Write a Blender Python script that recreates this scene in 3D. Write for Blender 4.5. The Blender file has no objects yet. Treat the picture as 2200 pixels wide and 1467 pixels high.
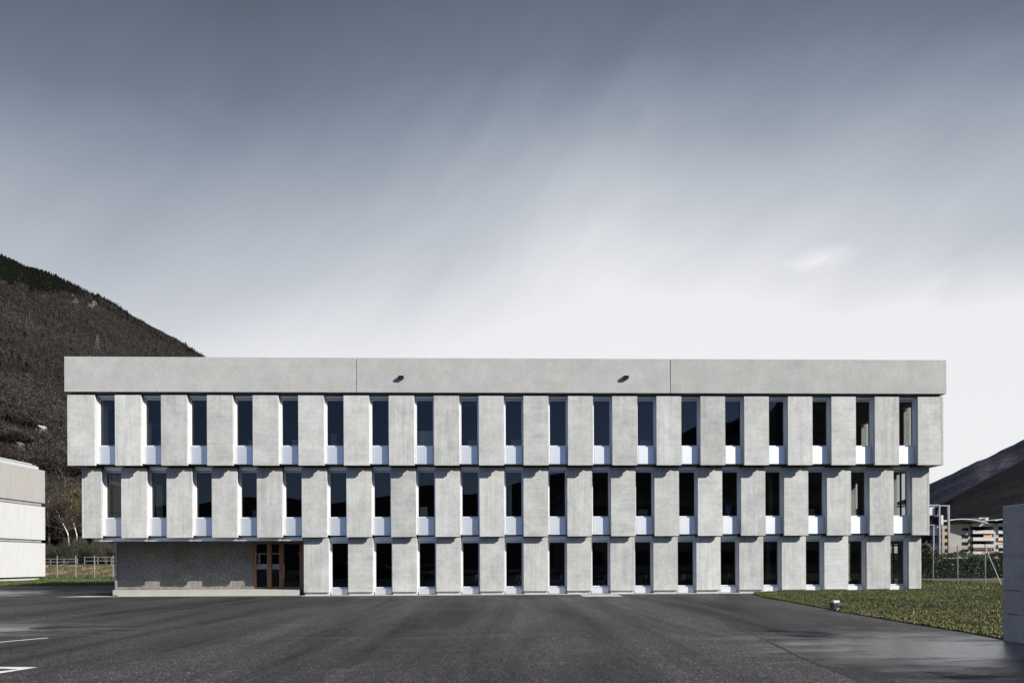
import bpy, bmesh, math, random
import numpy as np
from mathutils import Vector, Matrix, noise as mnoise

# ------------------------------------------------------------------ scene, camera, light
S = bpy.context.scene
COL = S.collection
F, YAW, PX, HOR, ROLL = 1467.0, .02966, 1126.99, 1206.65, .00486
CX, CY, CZ = -.9856, -34.1, 1.65
cam_d = bpy.data.cameras.new('camera'); cam = bpy.data.objects.new('camera', cam_d); COL.objects.link(cam)
cam_d.sensor_width = 36.0; cam_d.sensor_fit = 'HORIZONTAL'; cam_d.lens = F / 2200 * 36
cam_d.shift_x = (1100 - PX) / 2200; cam_d.shift_y = (HOR - 733.5) / 2200
cam_d.clip_start = .1; cam_d.clip_end = 20000
cam.matrix_world = (Matrix.Translation((CX, CY, CZ)) @ Matrix.Rotation(-YAW, 4, 'Z')
                    @ Matrix.Rotation(math.radians(90), 4, 'X') @ Matrix.Rotation(-ROLL, 4, 'Z'))
S.camera = cam
S.view_settings.view_transform = 'Standard'; S.view_settings.look = 'None'
S.view_settings.exposure = 1.1; S.view_settings.gamma = 1.0
S.cycles.use_denoising = True
S.cycles.max_bounces = 6; S.cycles.transparent_max_bounces = 12
S.cycles.sample_clamp_indirect = 3.0
S.cycles.caustics_reflective = False; S.cycles.caustics_refractive = False

SUN = Vector((.88, -.53, .60)).normalized()
sun_d = bpy.data.lights.new('sun', 'SUN'); sun_d.energy = 3.6; sun_d.angle = math.radians(.5)
sun_d.color = (1.0, .965, .895)
sun = bpy.data.objects.new('sun', sun_d); COL.objects.link(sun)
sun.rotation_euler = SUN.to_track_quat('Z', 'Y').to_euler()
sun.location = (30, -30, 40)

def nd(nt, typ, **kw):
    n = nt.nodes.new(typ)
    for k, v in kw.items():
        if k.startswith('in_'):
            key = k[3:]; key = int(key) if key.isdigit() else key
            n.inputs[key].default_value = v
        else: setattr(n, k, v)
    return n
def lk(nt, a, b): nt.links.new(a, b)
def mth(nt, op, a, b=None, c=None, clamp=False):
    n = nt.nodes.new('ShaderNodeMath'); n.operation = op; n.use_clamp = clamp
    for i, v in enumerate((a, b, c)):
        if v is None: continue
        if hasattr(v, 'links'): nt.links.new(v, n.inputs[i])
        else: n.inputs[i].default_value = v
    return n.outputs[0]
def ramp(nt, fac, pts, interp='LINEAR'):
    n = nt.nodes.new('ShaderNodeValToRGB'); cr = n.color_ramp; cr.interpolation = interp
    while len(cr.elements) > 1: cr.elements.remove(cr.elements[-1])
    for i, (p, c) in enumerate(pts):
        e = cr.elements[0] if i == 0 else cr.elements.new(p)
        e.position = p
        e.color = (c, c, c, 1) if not hasattr(c, '__len__') else (*c, 1)
    nt.links.new(fac, n.inputs[0]); return n.outputs[0]
def mixc(nt, fac, a, b, blend='MIX'):
    n = nt.nodes.new('ShaderNodeMix'); n.data_type = 'RGBA'; n.blend_type = blend
    for i, v in ((0, fac), (6, a), (7, b)):
        if hasattr(v, 'links'): nt.links.new(v, n.inputs[i])
        elif hasattr(v, '__len__'): n.inputs[i].default_value = (*v[:3], 1)
        else: n.inputs[i].default_value = v
    return n.outputs[2]
def noise_tex(nt, vec, scale, detail=5, rough=.55, dist=0):
    n = nd(nt, 'ShaderNodeTexNoise', in_Scale=scale, in_Detail=detail, in_Roughness=rough, in_Distortion=dist)
    if vec is not None: nt.links.new(vec, n.inputs['Vector'])
    return n.outputs[0]
def scaled(nt, vec, s, loc=None):
    n = nd(nt, 'ShaderNodeMapping'); n.inputs['Scale'].default_value = s
    if loc: n.inputs['Location'].default_value = loc
    nt.links.new(vec, n.inputs['Vector']); return n.outputs[0]

# world: Nishita blue sky behind the camera, a bank of thin cloud brightening to the horizon beyond the building
W = bpy.data.worlds.new('World'); S.world = W; W.use_nodes = True
wt = W.node_tree; wt.nodes.clear()
sky = nd(wt, 'ShaderNodeTexSky', sky_type='NISHITA', sun_disc=False)
sky.sun_elevation = math.asin(SUN.z); sky.sun_rotation = math.atan2(SUN.x, SUN.y)
sky.altitude = 300; sky.dust_density = .6; sky.ozone_density = 1.5
tc = nd(wt, 'ShaderNodeTexCoord'); sep = nd(wt, 'ShaderNodeSeparateXYZ'); lk(wt, tc.outputs['Generated'], sep.inputs[0])
x_, y_, z_ = sep.outputs
zc = mth(wt, 'MAXIMUM', z_, 0.0)
hy = mth(wt, 'SQRT', mth(wt, 'ADD', mth(wt, 'MULTIPLY', y_, y_), mth(wt, 'MULTIPLY', mth(wt, 'MULTIPLY', x_, x_), .18)))
tel = mth(wt, 'DIVIDE', zc, mth(wt, 'MAXIMUM', hy, .02))
rot = nd(wt, 'ShaderNodeMapping', vector_type='TEXTURE'); rot.inputs['Rotation'].default_value = (math.radians(12), math.radians(-40), 0); lk(wt, tc.outputs['Generated'], rot.inputs[0])
n_big = noise_tex(wt, scaled(wt, rot.outputs[0], (.9, 1.2, 1.9)), 1.0, 4, .5, .5)
n_str = noise_tex(wt, scaled(wt, rot.outputs[0], (1.2, 2.2, 4.4), (3.1, 7.7, 0)), 1.0, 7, .58, .9)
n_fine = noise_tex(wt, scaled(wt, rot.outputs[0], (5, 6, 9), (1.3, 2.7, 0)), 1.0, 8, .62, 1.6)
warp = mth(wt, 'ADD', mth(wt, 'MULTIPLY', mth(wt, 'SUBTRACT', n_big, .5), .46),
           mth(wt, 'ADD', mth(wt, 'MULTIPLY', mth(wt, 'SUBTRACT', n_str, .5), .085), mth(wt, 'MULTIPLY', mth(wt, 'SUBTRACT', n_fine, .5), .045)))
# sky darkens to both sides: cloud tone, plus lens vignette put into the colour
side = mth(wt, 'MULTIPLY', mth(wt, 'ABSOLUTE', mth(wt, 'SUBTRACT', x_, .12)), .22)
yy_ = mth(wt, 'MAXIMUM', y_, .05); u_ = mth(wt, 'DIVIDE', x_, yy_); t_ = mth(wt, 'DIVIDE', zc, yy_)
# brighter bank low on the right, its soft edge climbing to the right, and one small bright cloud above it
edge = mth(wt, 'SUBTRACT', mth(wt, 'ADD', .275, mth(wt, 'MULTIPLY', mth(wt, 'SUBTRACT', u_, .35), .38)), mth(wt, 'ADD', t_, mth(wt, 'MULTIPLY', mth(wt, 'SUBTRACT', n_fine, .5), .09)))
low = mth(wt, 'MULTIPLY', ramp(wt, mth(wt, 'ADD', mth(wt, 'MULTIPLY', edge, 6.0), .5), [(.2, 0.0), (.8, 1.0)]), .10)
ca = mth(wt, 'ADD', mth(wt, 'MULTIPLY', mth(wt, 'SUBTRACT', u_, .472), .93), mth(wt, 'MULTIPLY', mth(wt, 'SUBTRACT', t_, .447), .37))
cb = mth(wt, 'SUBTRACT', mth(wt, 'MULTIPLY', mth(wt, 'SUBTRACT', t_, .447), .93), mth(wt, 'MULTIPLY', mth(wt, 'SUBTRACT', u_, .472), .37))
cr_ = mth(wt, 'SQRT', mth(wt, 'ADD', mth(wt, 'POWER', mth(wt, 'DIVIDE', ca, .085), 2.0), mth(wt, 'POWER', mth(wt, 'DIVIDE', cb, .026), 2.0)))
puff = mth(wt, 'MULTIPLY', ramp(wt, mth(wt, 'ADD', cr_, mth(wt, 'MULTIPLY', mth(wt, 'SUBTRACT', n_fine, .5), 2.6)), [(.1, 1.0), (1.0, 0.0)]), .085)
tt = mth(wt, 'SUBTRACT', mth(wt, 'ADD', mth(wt, 'ADD', tel, warp), side), mth(wt, 'ADD', mth(wt, 'ADD', low, puff), .045))
EXP = 2 ** 1.1
def sc(c): return tuple(v / EXP for v in c)
bank = ramp(wt, mth(wt, 'MULTIPLY', tt, 1 / 1.2, clamp=True), [
    (0.0, sc((.88, .885, .90))), (.285, sc((.84, .85, .875))), (.345, sc((.715, .73, .77))), (.405, sc((.575, .605, .655))),
    (.49, sc((.435, .475, .54))), (.59, sc((.265, .305, .38))), (.66, sc((.175, .207, .272))), (.76, sc((.115, .137, .187))), (1.0, sc((.065, .078, .11)))])
skyc = mixc(wt, 1.0, sky.outputs[0], (.046, .051, .070), 'MULTIPLY')
cl = ramp(wt, noise_tex(wt, scaled(wt, tc.outputs['Generated'], (2, 2, 5), (5, 2, 0)), 1.0, 6, .6), [(.52, 0.0), (.74, .45)])
back = mixc(wt, cl, skyc, (.16, .18, .21))
front = ramp(wt, mth(wt, 'ADD', mth(wt, 'MULTIPLY', y_, .5), .5), [(.42, 0.0), (.60, 1.0)])
final = mixc(wt, front, back, bank)
bg = nd(wt, 'ShaderNodeBackground'); bg.inputs[1].default_value = 1.0; lk(wt, final, bg.inputs[0])
wo = nd(wt, 'ShaderNodeOutputWorld'); lk(wt, bg.outputs[0], wo.inputs[0])

# ------------------------------------------------------------------ layout helpers (surveyed from the photograph's own perspective)
def ray(x, y):
    u2, v2 = x - PX, y - HOR
    cr, sr = math.cos(ROLL), math.sin(ROLL)
    u = u2 * cr - v2 * sr; v = u2 * sr + v2 * cr
    c, s = math.cos(YAW), math.sin(YAW); a = u / F
    return (a * c + s, -a * s + c, -v / F)
def atY(x, y, Y):
    d = ray(x, y); t = (Y - CY) / d[1]; return Vector((CX + d[0] * t, Y, CZ + d[2] * t))
def atZ(x, y, Z=0):
    d = ray(x, y); t = (Z - CZ) / d[2]; return Vector((CX + d[0] * t, CY + d[1] * t, Z))
def atD(x, y, t):
    d = ray(x, y); return Vector((CX + d[0] * t, CY + d[1] * t, CZ + d[2] * t))
def sstep(a, b, v):
    t = min(1, max(0, (v - a) / (b - a))); return t * t * (3 - 2 * t)
def fbm(x, y, z=0, o=5):
    s, a, f = 0, .5, 1
    for _ in range(o):
        s += a * mnoise.noise((x * f, y * f, z * f + 7.3 * _)); a *= .5; f *= 2
    return s
def interp(pts, x):
    if x <= pts[0][0]: return pts[0][1]
    for (a, b), (c, d) in zip(pts, pts[1:]):
        if x <= c: return b + (d - b) * (x - a) / (c - a)
    return pts[-1][1]

# ------------------------------------------------------------------ mesh helpers
class MB:
    def __init__(s): s.v, s.f, s.m = [], [], []
    def face(s, pts, m=0):
        n = len(s.v); s.v += [tuple(p) for p in pts]; s.f.append(tuple(range(n, n + len(pts)))); s.m.append(m); return s
    def box(s, x0, x1, y0, y1, z0, z1, m=0):
        n = len(s.v)
        s.v += [(x0, y0, z0), (x1, y0, z0), (x1, y1, z0), (x0, y1, z0), (x0, y0, z1), (x1, y0, z1), (x1, y1, z1), (x0, y1, z1)]
        for q in ((0, 3, 2, 1), (4, 5, 6, 7), (0, 1, 5, 4), (1, 2, 6, 5), (2, 3, 7, 6), (3, 0, 4, 7)):
            s.f.append(tuple(n + i for i in q)); s.m.append(m)
        return s
    def prism(s, poly, z0, z1, m=0):            # poly in xy, counter-clockwise from above
        n = len(s.v); k = len(poly)
        s.v += [(x, y, z0) for x, y in poly] + [(x, y, z1) for x, y in poly]
        s.f.append(tuple(n + i for i in reversed(range(k)))); s.m.append(m)
        s.f.append(tuple(n + k + i for i in range(k))); s.m.append(m)
        for i in range(k):
            j = (i + 1) % k
            s.f.append((n + i, n + j, n + k + j, n + k + i)); s.m.append(m)
        return s
    def tube(s, pts, rad, n=6, m=0, cap=True):
        pts = [Vector(p) for p in pts]
        if not hasattr(rad, '__len__'): rad = [rad] * len(pts)
        b = len(s.v); prev = None
        for i, p in enumerate(pts):
            d = (pts[min(i + 1, len(pts) - 1)] - pts[max(i - 1, 0)]).normalized()
            if prev is None: prev = Vector((0, 0, 1)) if abs(d.z) < .9 else Vector((1, 0, 0))
            a = d.cross(prev).normalized(); c = a.cross(d).normalized(); prev = c
            for k in range(n):
                t = 2 * math.pi * k / n
                s.v.append(tuple(p + (a * math.cos(t) + c * math.sin(t)) * rad[i]))
        for i in range(len(pts) - 1):
            for k in range(n):
                j = (k + 1) % n
                s.f.append((b + i * n + k, b + i * n + j, b + (i + 1) * n + j, b + (i + 1) * n + k)); s.m.append(m)
        if cap:
            s.f.append(tuple(b + k for k in reversed(range(n)))); s.m.append(m)
            s.f.append(tuple(b + (len(pts) - 1) * n + k for k in range(n))); s.m.append(m)
        return s
    def mesh(s, name, mats, smooth=False):
        me = bpy.data.meshes.new(name); me.from_pydata(s.v, [], s.f); 
        for m in (mats if isinstance(mats, (list, tuple)) else [mats]): me.materials.append(m)
        me.polygons.foreach_set('material_index', s.m)
        if smooth: me.polygons.foreach_set('use_smooth', [True] * len(s.f))
        me.update(); return me
    def build(s, name, mats, parent=None, smooth=False, bevel=0, loc=None):
        return link(name, s.mesh(name, mats, smooth), parent, bevel, loc)
def link(name, me, parent=None, bevel=0, loc=None):
    o = bpy.data.objects.new(name, me); COL.objects.link(o)
    if parent is not None: o.parent = parent
    if loc: o.location = loc
    if bevel:
        b = o.modifiers.new('bevel', 'BEVEL'); b.width = bevel; b.segments = 2; b.limit_method = 'ANGLE'
    return o
def thing(name, label, cat, loc=(0, 0, 0), rz=0, group=None):
    o = bpy.data.objects.new(name, None); COL.objects.link(o); o.empty_display_size = .3
    o.location = loc; o.rotation_euler = (0, 0, rz); tag(o, label, cat, group); return o
def tag(o, label, cat, group=None):
    o['label'] = label; o['category'] = cat
    if group: o['group'] = group
    return o
def struct(o, kind='structure'): o['kind'] = kind; return o
def copy_tree(o, parent=None):
    c = o.copy(); COL.objects.link(c)
    if parent is not None: c.parent = parent
    for ch in list(o.children): copy_tree(ch, c)
    return c
def tris(name, V, C, mat, parent=None):
    """V: (n,3,3) triangles, C: (n,3) colours"""
    n = len(V); me = bpy.data.meshes.new(name)
    me.vertices.add(n * 3); me.vertices.foreach_set('co', np.asarray(V, np.float32).ravel())
    me.loops.add(n * 3); me.loops.foreach_set('vertex_index', np.arange(n * 3, dtype=np.int32))
    me.polygons.add(n); me.polygons.foreach_set('loop_start', np.arange(0, n * 3, 3, dtype=np.int32))
    me.polygons.foreach_set('loop_total', np.full(n, 3, np.int32))
    me.update(calc_edges=True)
    ca = me.color_attributes.new('Col', 'FLOAT_COLOR', 'POINT')
    cc = np.ones((n, 3, 4), np.float32); cc[:, :, :3] = np.asarray(C, np.float32)[:, None, :]
    ca.data.foreach_set('color', cc.ravel())
    me.materials.append(mat); return link(name, me, parent)

# ------------------------------------------------------------------ materials
def newmat(name):
    m = bpy.data.materials.new(name); m.use_nodes = True
    nt = m.node_tree; b = nt.nodes['Principled BSDF']; return m, nt, b
def simple(name, col, rough=.6, metal=0, var=.12, scale=3, spec=.5, bump=0):
    m, nt, b = newmat(name); tcn = nd(nt, 'ShaderNodeTexCoord')
    n = noise_tex(nt, tcn.outputs['Object'], scale, 6, .6)
    c = mixc(nt, ramp(nt, n, [(.3, 0.0), (.7, 1.0)]), tuple(v * (1 - var) for v in col), tuple(min(1, v * (1 + var)) for v in col))
    lk(nt, c, b.inputs['Base Color']); b.inputs['Roughness'].default_value = rough
    b.inputs['Metallic'].default_value = metal; b.inputs['Specular IOR Level'].default_value = spec
    if bump:
        bp = nd(nt, 'ShaderNodeBump', in_Strength=bump, in_Distance=.02)
        lk(nt, noise_tex(nt, tcn.outputs['Object'], scale * 8, 6, .6), bp.inputs['Height']); lk(nt, bp.outputs[0], b.inputs['Normal'])
    return m
def concrete(name, base, contrast=1.0, streak=1.0, boards=1.0, tint=(.985, 1.0, .945)):
    m, nt, b = newmat(name)
    tcn = nd(nt, 'ShaderNodeTexCoord'); oi = nd(nt, 'ShaderNodeObjectInfo')
    off = nd(nt, 'ShaderNodeCombineXYZ')
    r = oi.outputs['Random']
    lk(nt, mth(nt, 'MULTIPLY', r, 71.3), off.inputs[0]); lk(nt, mth(nt, 'MULTIPLY', r, 13.7), off.inputs[1]); lk(nt, mth(nt, 'MULTIPLY', r, 47.1), off.inputs[2])
    add = nd(nt, 'ShaderNodeVectorMath', operation='ADD'); lk(nt, tcn.outputs['Object'], add.inputs[0]); lk(nt, off.outputs[0], add.inputs[1])
    v = add.outputs[0]
    cloud = noise_tex(nt, v, 1.1, 7, .62, .3)
    mott = noise_tex(nt, v, 6.0, 8, .68)
    vert = noise_tex(nt, scaled(nt, v, (7, 7, .28)), 1.0, 6, .6, .4)
    horz = noise_tex(nt, scaled(nt, v, (.35, .35, 9)), 1.0, 5, .6, .5)
    fine = noise_tex(nt, v, 60.0, 4, .7)
    def dev(n, a): return mth(nt, 'MULTIPLY', mth(nt, 'SUBTRACT', n, .5), a * contrast)
    r2 = mth(nt, 'FRACT', mth(nt, 'MULTIPLY', r, 17.3)); r3 = mth(nt, 'FRACT', mth(nt, 'MULTIPLY', r, 5.71))
    val = mth(nt, 'ADD', dev(cloud, .62), dev(mott, .42))
    val = mth(nt, 'ADD', val, mth(nt, 'MULTIPLY', dev(vert, .60 * streak), r2))
    val = mth(nt, 'ADD', val, mth(nt, 'MULTIPLY', dev(horz, .32 * boards), mth(nt, 'SUBTRACT', 1.0, r2)))
    val = mth(nt, 'ADD', val, dev(fine, .30))
    # dark blotches left by the formwork and a few air holes
    blot = ramp(nt, noise_tex(nt, v, 2.3, 8, .75, .8), [(.60, 0.0), (.74, 1.0)])
    val = mth(nt, 'SUBTRACT', val, mth(nt, 'MULTIPLY', blot, mth(nt, 'MULTIPLY', r3, .22 * contrast)))
    vor = nd(nt, 'ShaderNodeTexVoronoi', in_Scale=9.0); lk(nt, v, vor.inputs['Vector'])
    hole = ramp(nt, vor.outputs['Distance'], [(.035, 1.0), (.07, 0.0)])
    val = mth(nt, 'SUBTRACT', val, mth(nt, 'MULTIPLY', hole, .16))
    zs = nd(nt, 'ShaderNodeSeparateXYZ'); lk(nt, tcn.outputs['Object'], zs.inputs[0])
    run = ramp(nt, noise_tex(nt, scaled(nt, v, (9, 9, .12)), 1.0, 5, .65, .3), [(.52, 0.0), (.68, 1.0)])
    val = mth(nt, 'SUBTRACT', val, mth(nt, 'MULTIPLY', mth(nt, 'MULTIPLY', run, ramp(nt, mth(nt, 'MULTIPLY', zs.outputs[2], 1 / 3.5), [(.45, 0.0), (1.0, 1.0)])), .17 * streak))
    val = mth(nt, 'ADD', val, mth(nt, 'MULTIPLY', mth(nt, 'SUBTRACT', r3, .5), .17 * contrast))
    lum = mth(nt, 'MULTIPLY', mth(nt, 'ADD', val, 1.0), base, clamp=True)
    warm = mixc(nt, ramp(nt, noise_tex(nt, v, .8, 4), [(.35, 0.0), (.65, 1.0)]), tint, (tint[0] * 1.02, tint[1] * .992, tint[2] * .97))
    cc = nd(nt, 'ShaderNodeVectorMath', operation='SCALE'); lk(nt, warm, cc.inputs[0]); lk(nt, lum, cc.inputs['Scale'])
    lk(nt, cc.outputs[0], b.inputs['Base Color']); b.inputs['Roughness'].default_value = .82
    b.inputs['Specular IOR Level'].default_value = .3
    bp = nd(nt, 'ShaderNodeBump', in_Strength=.25, in_Distance=.01)
    lk(nt, mth(nt, 'SUBTRACT', mth(nt, 'ADD', mott, mth(nt, 'MULTIPLY', fine, .6)), hole), bp.inputs['Height']); lk(nt, bp.outputs[0], b.inputs['Normal'])
    return m
def glass(name, trans, refl=1.0, rough=.0):
    m = bpy.data.materials.new(name); m.use_nodes = True; nt = m.node_tree; nt.nodes.clear()
    out = nd(nt, 'ShaderNodeOutputMaterial'); gl = nd(nt, 'ShaderNodeBsdfGlossy', in_Roughness=rough)
    gl.inputs['Color'].default_value = (refl, refl, refl, 1)
    tr = nd(nt, 'ShaderNodeBsdfTransparent'); tr.inputs[0].default_value = (*trans, 1)
    tcn = nd(nt, 'ShaderNodeTexCoord'); bp = nd(nt, 'ShaderNodeBump', in_Strength=.015, in_Distance=.05)
    lk(nt, noise_tex(nt, tcn.outputs['Object'], .8, 2), bp.inputs['Height'])
    fr = nd(nt, 'ShaderNodeFresnel', in_IOR=1.52); ge = nd(nt, 'ShaderNodeNewGeometry')
    lk(nt, mth(nt, 'SUBTRACT', 1.52, mth(nt, 'MULTIPLY', ge.outputs['Backfacing'], 1.52 - 1 / 1.52)), fr.inputs['IOR']); lk(nt, bp.outputs[0], gl.inputs['Normal'])
    mx = nd(nt, 'ShaderNodeMixShader'); lk(nt, fr.outputs[0], mx.inputs[0]); lk(nt, tr.outputs[0], mx.inputs[1]); lk(nt, gl.outputs[0], mx.inputs[2])
    lk(nt, mx.outputs[0], out.inputs[0]); return m
def vcol(name, rough=.8, spec=.2, trans=0.0):
    m, nt, b = newmat(name); a = nd(nt, 'ShaderNodeVertexColor'); a.layer_name = 'Col'
    oi = nd(nt, 'ShaderNodeTexCoord'); n = noise_tex(nt, oi.outputs['Object'], .35, 4)
    c = mixc(nt, 1.0, a.outputs[0], ramp(nt, n, [(.3, .75), (.7, 1.2)]), 'MULTIPLY')
    lk(nt, c, b.inputs['Base Color']); b.inputs['Roughness'].default_value = rough; b.inputs['Specular IOR Level'].default_value = spec
    return m

M = {}
M['panel'] = concrete('precast_concrete', .46, 1.25)
M['parapet'] = concrete('parapet_concrete', .40, .8, .35, .6)
M['wall_grey'] = concrete('cast_wall_concrete', .42, 1.1, .2, 1.6, (1, .98, .97))
M['floor_conc'] = concrete('platform_concrete', .38, .7, .0, .3, (1, .985, .87))
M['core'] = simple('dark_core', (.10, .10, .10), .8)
M['alu'] = simple('anodised_aluminium', (.80, .815, .82), .50, .74, .03, 1.2)
M['alu_matt'] = simple('matt_aluminium_profile', (.74, .75, .76), .45, .3, .03, 2)
M['gasket'] = simple('black_gasket', (.015, .015, .016), .5)
M['zinc'] = simple('zinc_sheet', (.30, .31, .32), .5, .3, .1, 2)
M['galv'] = simple('galvanised_steel', (.26, .27, .27), .55, .3, .15, 6)
M['glass'] = glass('window_glass', (.50, .52, .50))
M['clear'] = glass('clear_glass', (.86, .88, .87))
M['door_glass'] = glass('door_glass', (.30, .31, .30))
M['wood'] = None
M['white'] = simple('white_render', (.60, .60, .59), .7, 0, .03, .5)
M['white_panel'] = concrete('white_panel', .44, .28, 1.0, .2, (.985, 1, 1.0))
M['beige'] = concrete('beige_panel', .29, .4, 1.0, .3, (1, .97, .92))
M['white_ink'] = simple('white_film', (.75, .76, .78), .5)
M['film'] = simple('grey_film', (.10, .115, .15), .5)
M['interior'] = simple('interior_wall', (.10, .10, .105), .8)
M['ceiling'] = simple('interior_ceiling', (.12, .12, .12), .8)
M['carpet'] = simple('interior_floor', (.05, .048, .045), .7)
M['road_paint'] = simple('road_paint', (.62, .62, .60), .7, 0, .2, 9, .4, .3)
M['black'] = simple('black_powder_coat', (.02, .02, .022), .4)
M['spout'] = simple('dark_zinc', (.07, .07, .07), .5)
M['lens'] = simple('lamp_lens', (.05, .08, .085), .12, .2)
M['frost0'] = simple('pale_screen_back', (.50, .54, .52), .5)
M['wood'] = None
def wood():
    m, nt, b = newmat('stained_wood'); t = nd(nt, 'ShaderNodeTexCoord')
    g = noise_tex(nt, scaled(nt, t.outputs['Object'], (28, 28, 1.2)), 1.0, 5, .6, 1.0)
    c = ramp(nt, g, [(.25, (.22, .10, .042)), (.55, (.34, .165, .072)), (.8, (.45, .25, .12))])
    lk(nt, c, b.inputs['Base Color']); b.inputs['Roughness'].default_value = .45; return m
M['wood'] = wood()
def aggregate():
    m, nt, b = newmat('exposed_aggregate'); t = nd(nt, 'ShaderNodeTexCoord')
    v1 = nd(nt, 'ShaderNodeTexVoronoi', in_Scale=38.0); lk(nt, t.outputs['Object'], v1.inputs['Vector'])
    sepc = nd(nt, 'ShaderNodeSeparateColor'); lk(nt, v1.outputs['Color'], sepc.inputs[0])
    big = noise_tex(nt, t.outputs['Object'], 1.2, 5)
    c = ramp(nt, sepc.outputs[0], [(0, (.125, .118, .098)), (.55, (.19, .182, .158)), (.88, (.28, .265, .235)), (1, (.48, .46, .41))])
    c = mixc(nt, 1.0, c, ramp(nt, big, [(.3, .8), (.7, 1.15)]), 'MULTIPLY')
    lk(nt, c, b.inputs['Base Color']); b.inputs['Roughness'].default_value = .75
    bp = nd(nt, 'ShaderNodeBump', in_Strength=.5, in_Distance=.012, invert=True); lk(nt, v1.outputs['Distance'], bp.inputs['Height']); lk(nt, bp.outputs[0], b.inputs['Normal'])
    return m
M['aggregate'] = aggregate()
def gravelm():
    m, nt, b = newmat('pale_gravel'); t = nd(nt, 'ShaderNodeTexCoord')
    v1 = nd(nt, 'ShaderNodeTexVoronoi', in_Scale=22.0); lk(nt, t.outputs['Object'], v1.inputs['Vector'])
    sepc = nd(nt, 'ShaderNodeSeparateColor'); lk(nt, v1.outputs['Color'], sepc.inputs[0])
    c = ramp(nt, sepc.outputs[1], [(0, (.10, .09, .08)), (.4, (.38, .35, .31)), (1, (.70, .67, .62))])
    lk(nt, c, b.inputs['Base Color']); b.inputs['Roughness'].default_value = .8
    bp = nd(nt, 'ShaderNodeBump', in_Strength=1.0, in_Distance=.03, invert=True); lk(nt, v1.outputs['Distance'], bp.inputs['Height']); lk(nt, bp.outputs[0], b.inputs['Normal'])
    return m
M['gravel'] = gravelm()
def asphalt(name='asphalt', gain=1.0, off=0.0):
    m, nt, b = newmat(name); t = nd(nt, 'ShaderNodeTexCoord'); P = t.outputs['Object']
    lane = noise_tex(nt, scaled(nt, P, (.62, .055, 1), (.4, 0, 0)), 1.0, 4, .6, .7)
    lane2 = noise_tex(nt, scaled(nt, P, (2.6, .16, 1)), 1.0, 4, .6, .5)
    patch = noise_tex(nt, P, .16, 6, .6, .8)
    mid = noise_tex(nt, P, 3.0, 6, .7)
    vor = nd(nt, 'ShaderNodeTexVoronoi', in_Scale=55.0); lk(nt, P, vor.inputs['Vector'])
    sepc = nd(nt, 'ShaderNodeSeparateColor'); lk(nt, vor.outputs['Color'], sepc.inputs[0])
    v2 = nd(nt, 'ShaderNodeTexVoronoi', in_Scale=11.0); lk(nt, P, v2.inputs['Vector'])
    sep2 = nd(nt, 'ShaderNodeSeparateColor'); lk(nt, v2.outputs['Color'], sep2.inputs[0])
    stone = ramp(nt, sepc.outputs[0], [(0, .35), (.6, .85), (.85, 1.5), (.95, 3.2), (1, 6.5)])
    stone2 = ramp(nt, sep2.outputs[0], [(0, .86), (.7, 1.0), (.93, 1.15), (.955, 3.6), (1, 6)])
    s2 = mixc(nt, ramp(nt, v2.outputs['Distance'], [(.12, 1.0), (.22, 0.0)]), (1, 1, 1), stone2)
    val = mth(nt, 'ADD', mth(nt, 'MULTIPLY', lane, .135), mth(nt, 'MULTIPLY', lane2, .030))
    val = mth(nt, 'ADD', val, mth(nt, 'MULTIPLY', patch, .050))
    val = mth(nt, 'SUBTRACT', mth(nt, 'ADD', val, mth(nt, 'MULTIPLY', mid, .026)), .087)
    val = mth(nt, 'MULTIPLY', mth(nt, 'MAXIMUM', mth(nt, 'ADD', val, off), .010), gain)
    grey = nd(nt, 'ShaderNodeCombineColor'); 
    for i, k in enumerate((1.0, .975, .96)): lk(nt, mth(nt, 'MULTIPLY', val, k), grey.inputs[i])
    c = mixc(nt, 1.0, grey.outputs[0], stone, 'MULTIPLY'); c = mixc(nt, 1.0, c, s2, 'MULTIPLY')
    # damp areas: left by the manhole, right by the wall, and thin random ones
    sx = nd(nt, 'ShaderNodeSeparateXYZ'); lk(nt, P, sx.inputs[0])
    def blob(x, y, rx, ry):
        a = mth(nt, 'DIVIDE', mth(nt, 'SUBTRACT', sx.outputs[0], x), rx); d = mth(nt, 'DIVIDE', mth(nt, 'SUBTRACT', sx.outputs[1], y), ry)
        return ramp(nt, mth(nt, 'SQRT', mth(nt, 'ADD', mth(nt, 'MULTIPLY', a, a), mth(nt, 'MULTIPLY', d, d))), [(.1, 1.0), (1.0, 0.0)])
    bl = mth(nt, 'MAXIMUM', mth(nt, 'MULTIPLY', blob(7.2, -21.5, 4.8, 4.6), 1.1), blob(-15.5, -16.6, 6, 3.6))
    bl = mth(nt, 'MAXIMUM', bl, mth(nt, 'MULTIPLY', blob(-33, 6, 16, 6), .8))
    wetn = noise_tex(nt, scaled(nt, P, (.45, 1.5, 1)), 1.0, 5, .6, .5)
    wet = ramp(nt, mth(nt, 'ADD', mth(nt, 'MULTIPLY', bl, .46), wetn), [(.58, 0.0), (.90, 1.0)])
    c = mixc(nt, mth(nt, 'MULTIPLY', wet, .35), c, (.020, .020, .021))
    lk(nt, wet, b.inputs['Coat Weight']); b.inputs['Coat Roughness'].default_value = .27; b.inputs['Coat IOR'].default_value = 1.4
    lk(nt, c, b.inputs['Base Color'])
    rg = mth(nt, 'SUBTRACT', mth(nt, 'ADD', .52, mth(nt, 'MULTIPLY', mid, .30)), mth(nt, 'MULTIPLY', wet, .36))
    lk(nt, rg, b.inputs['Roughness']); b.inputs['Specular IOR Level'].default_value = .35
    bh = mth(nt, 'ADD', vor.outputs['Distance'], mth(nt, 'MULTIPLY', mid, 1.2))
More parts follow.
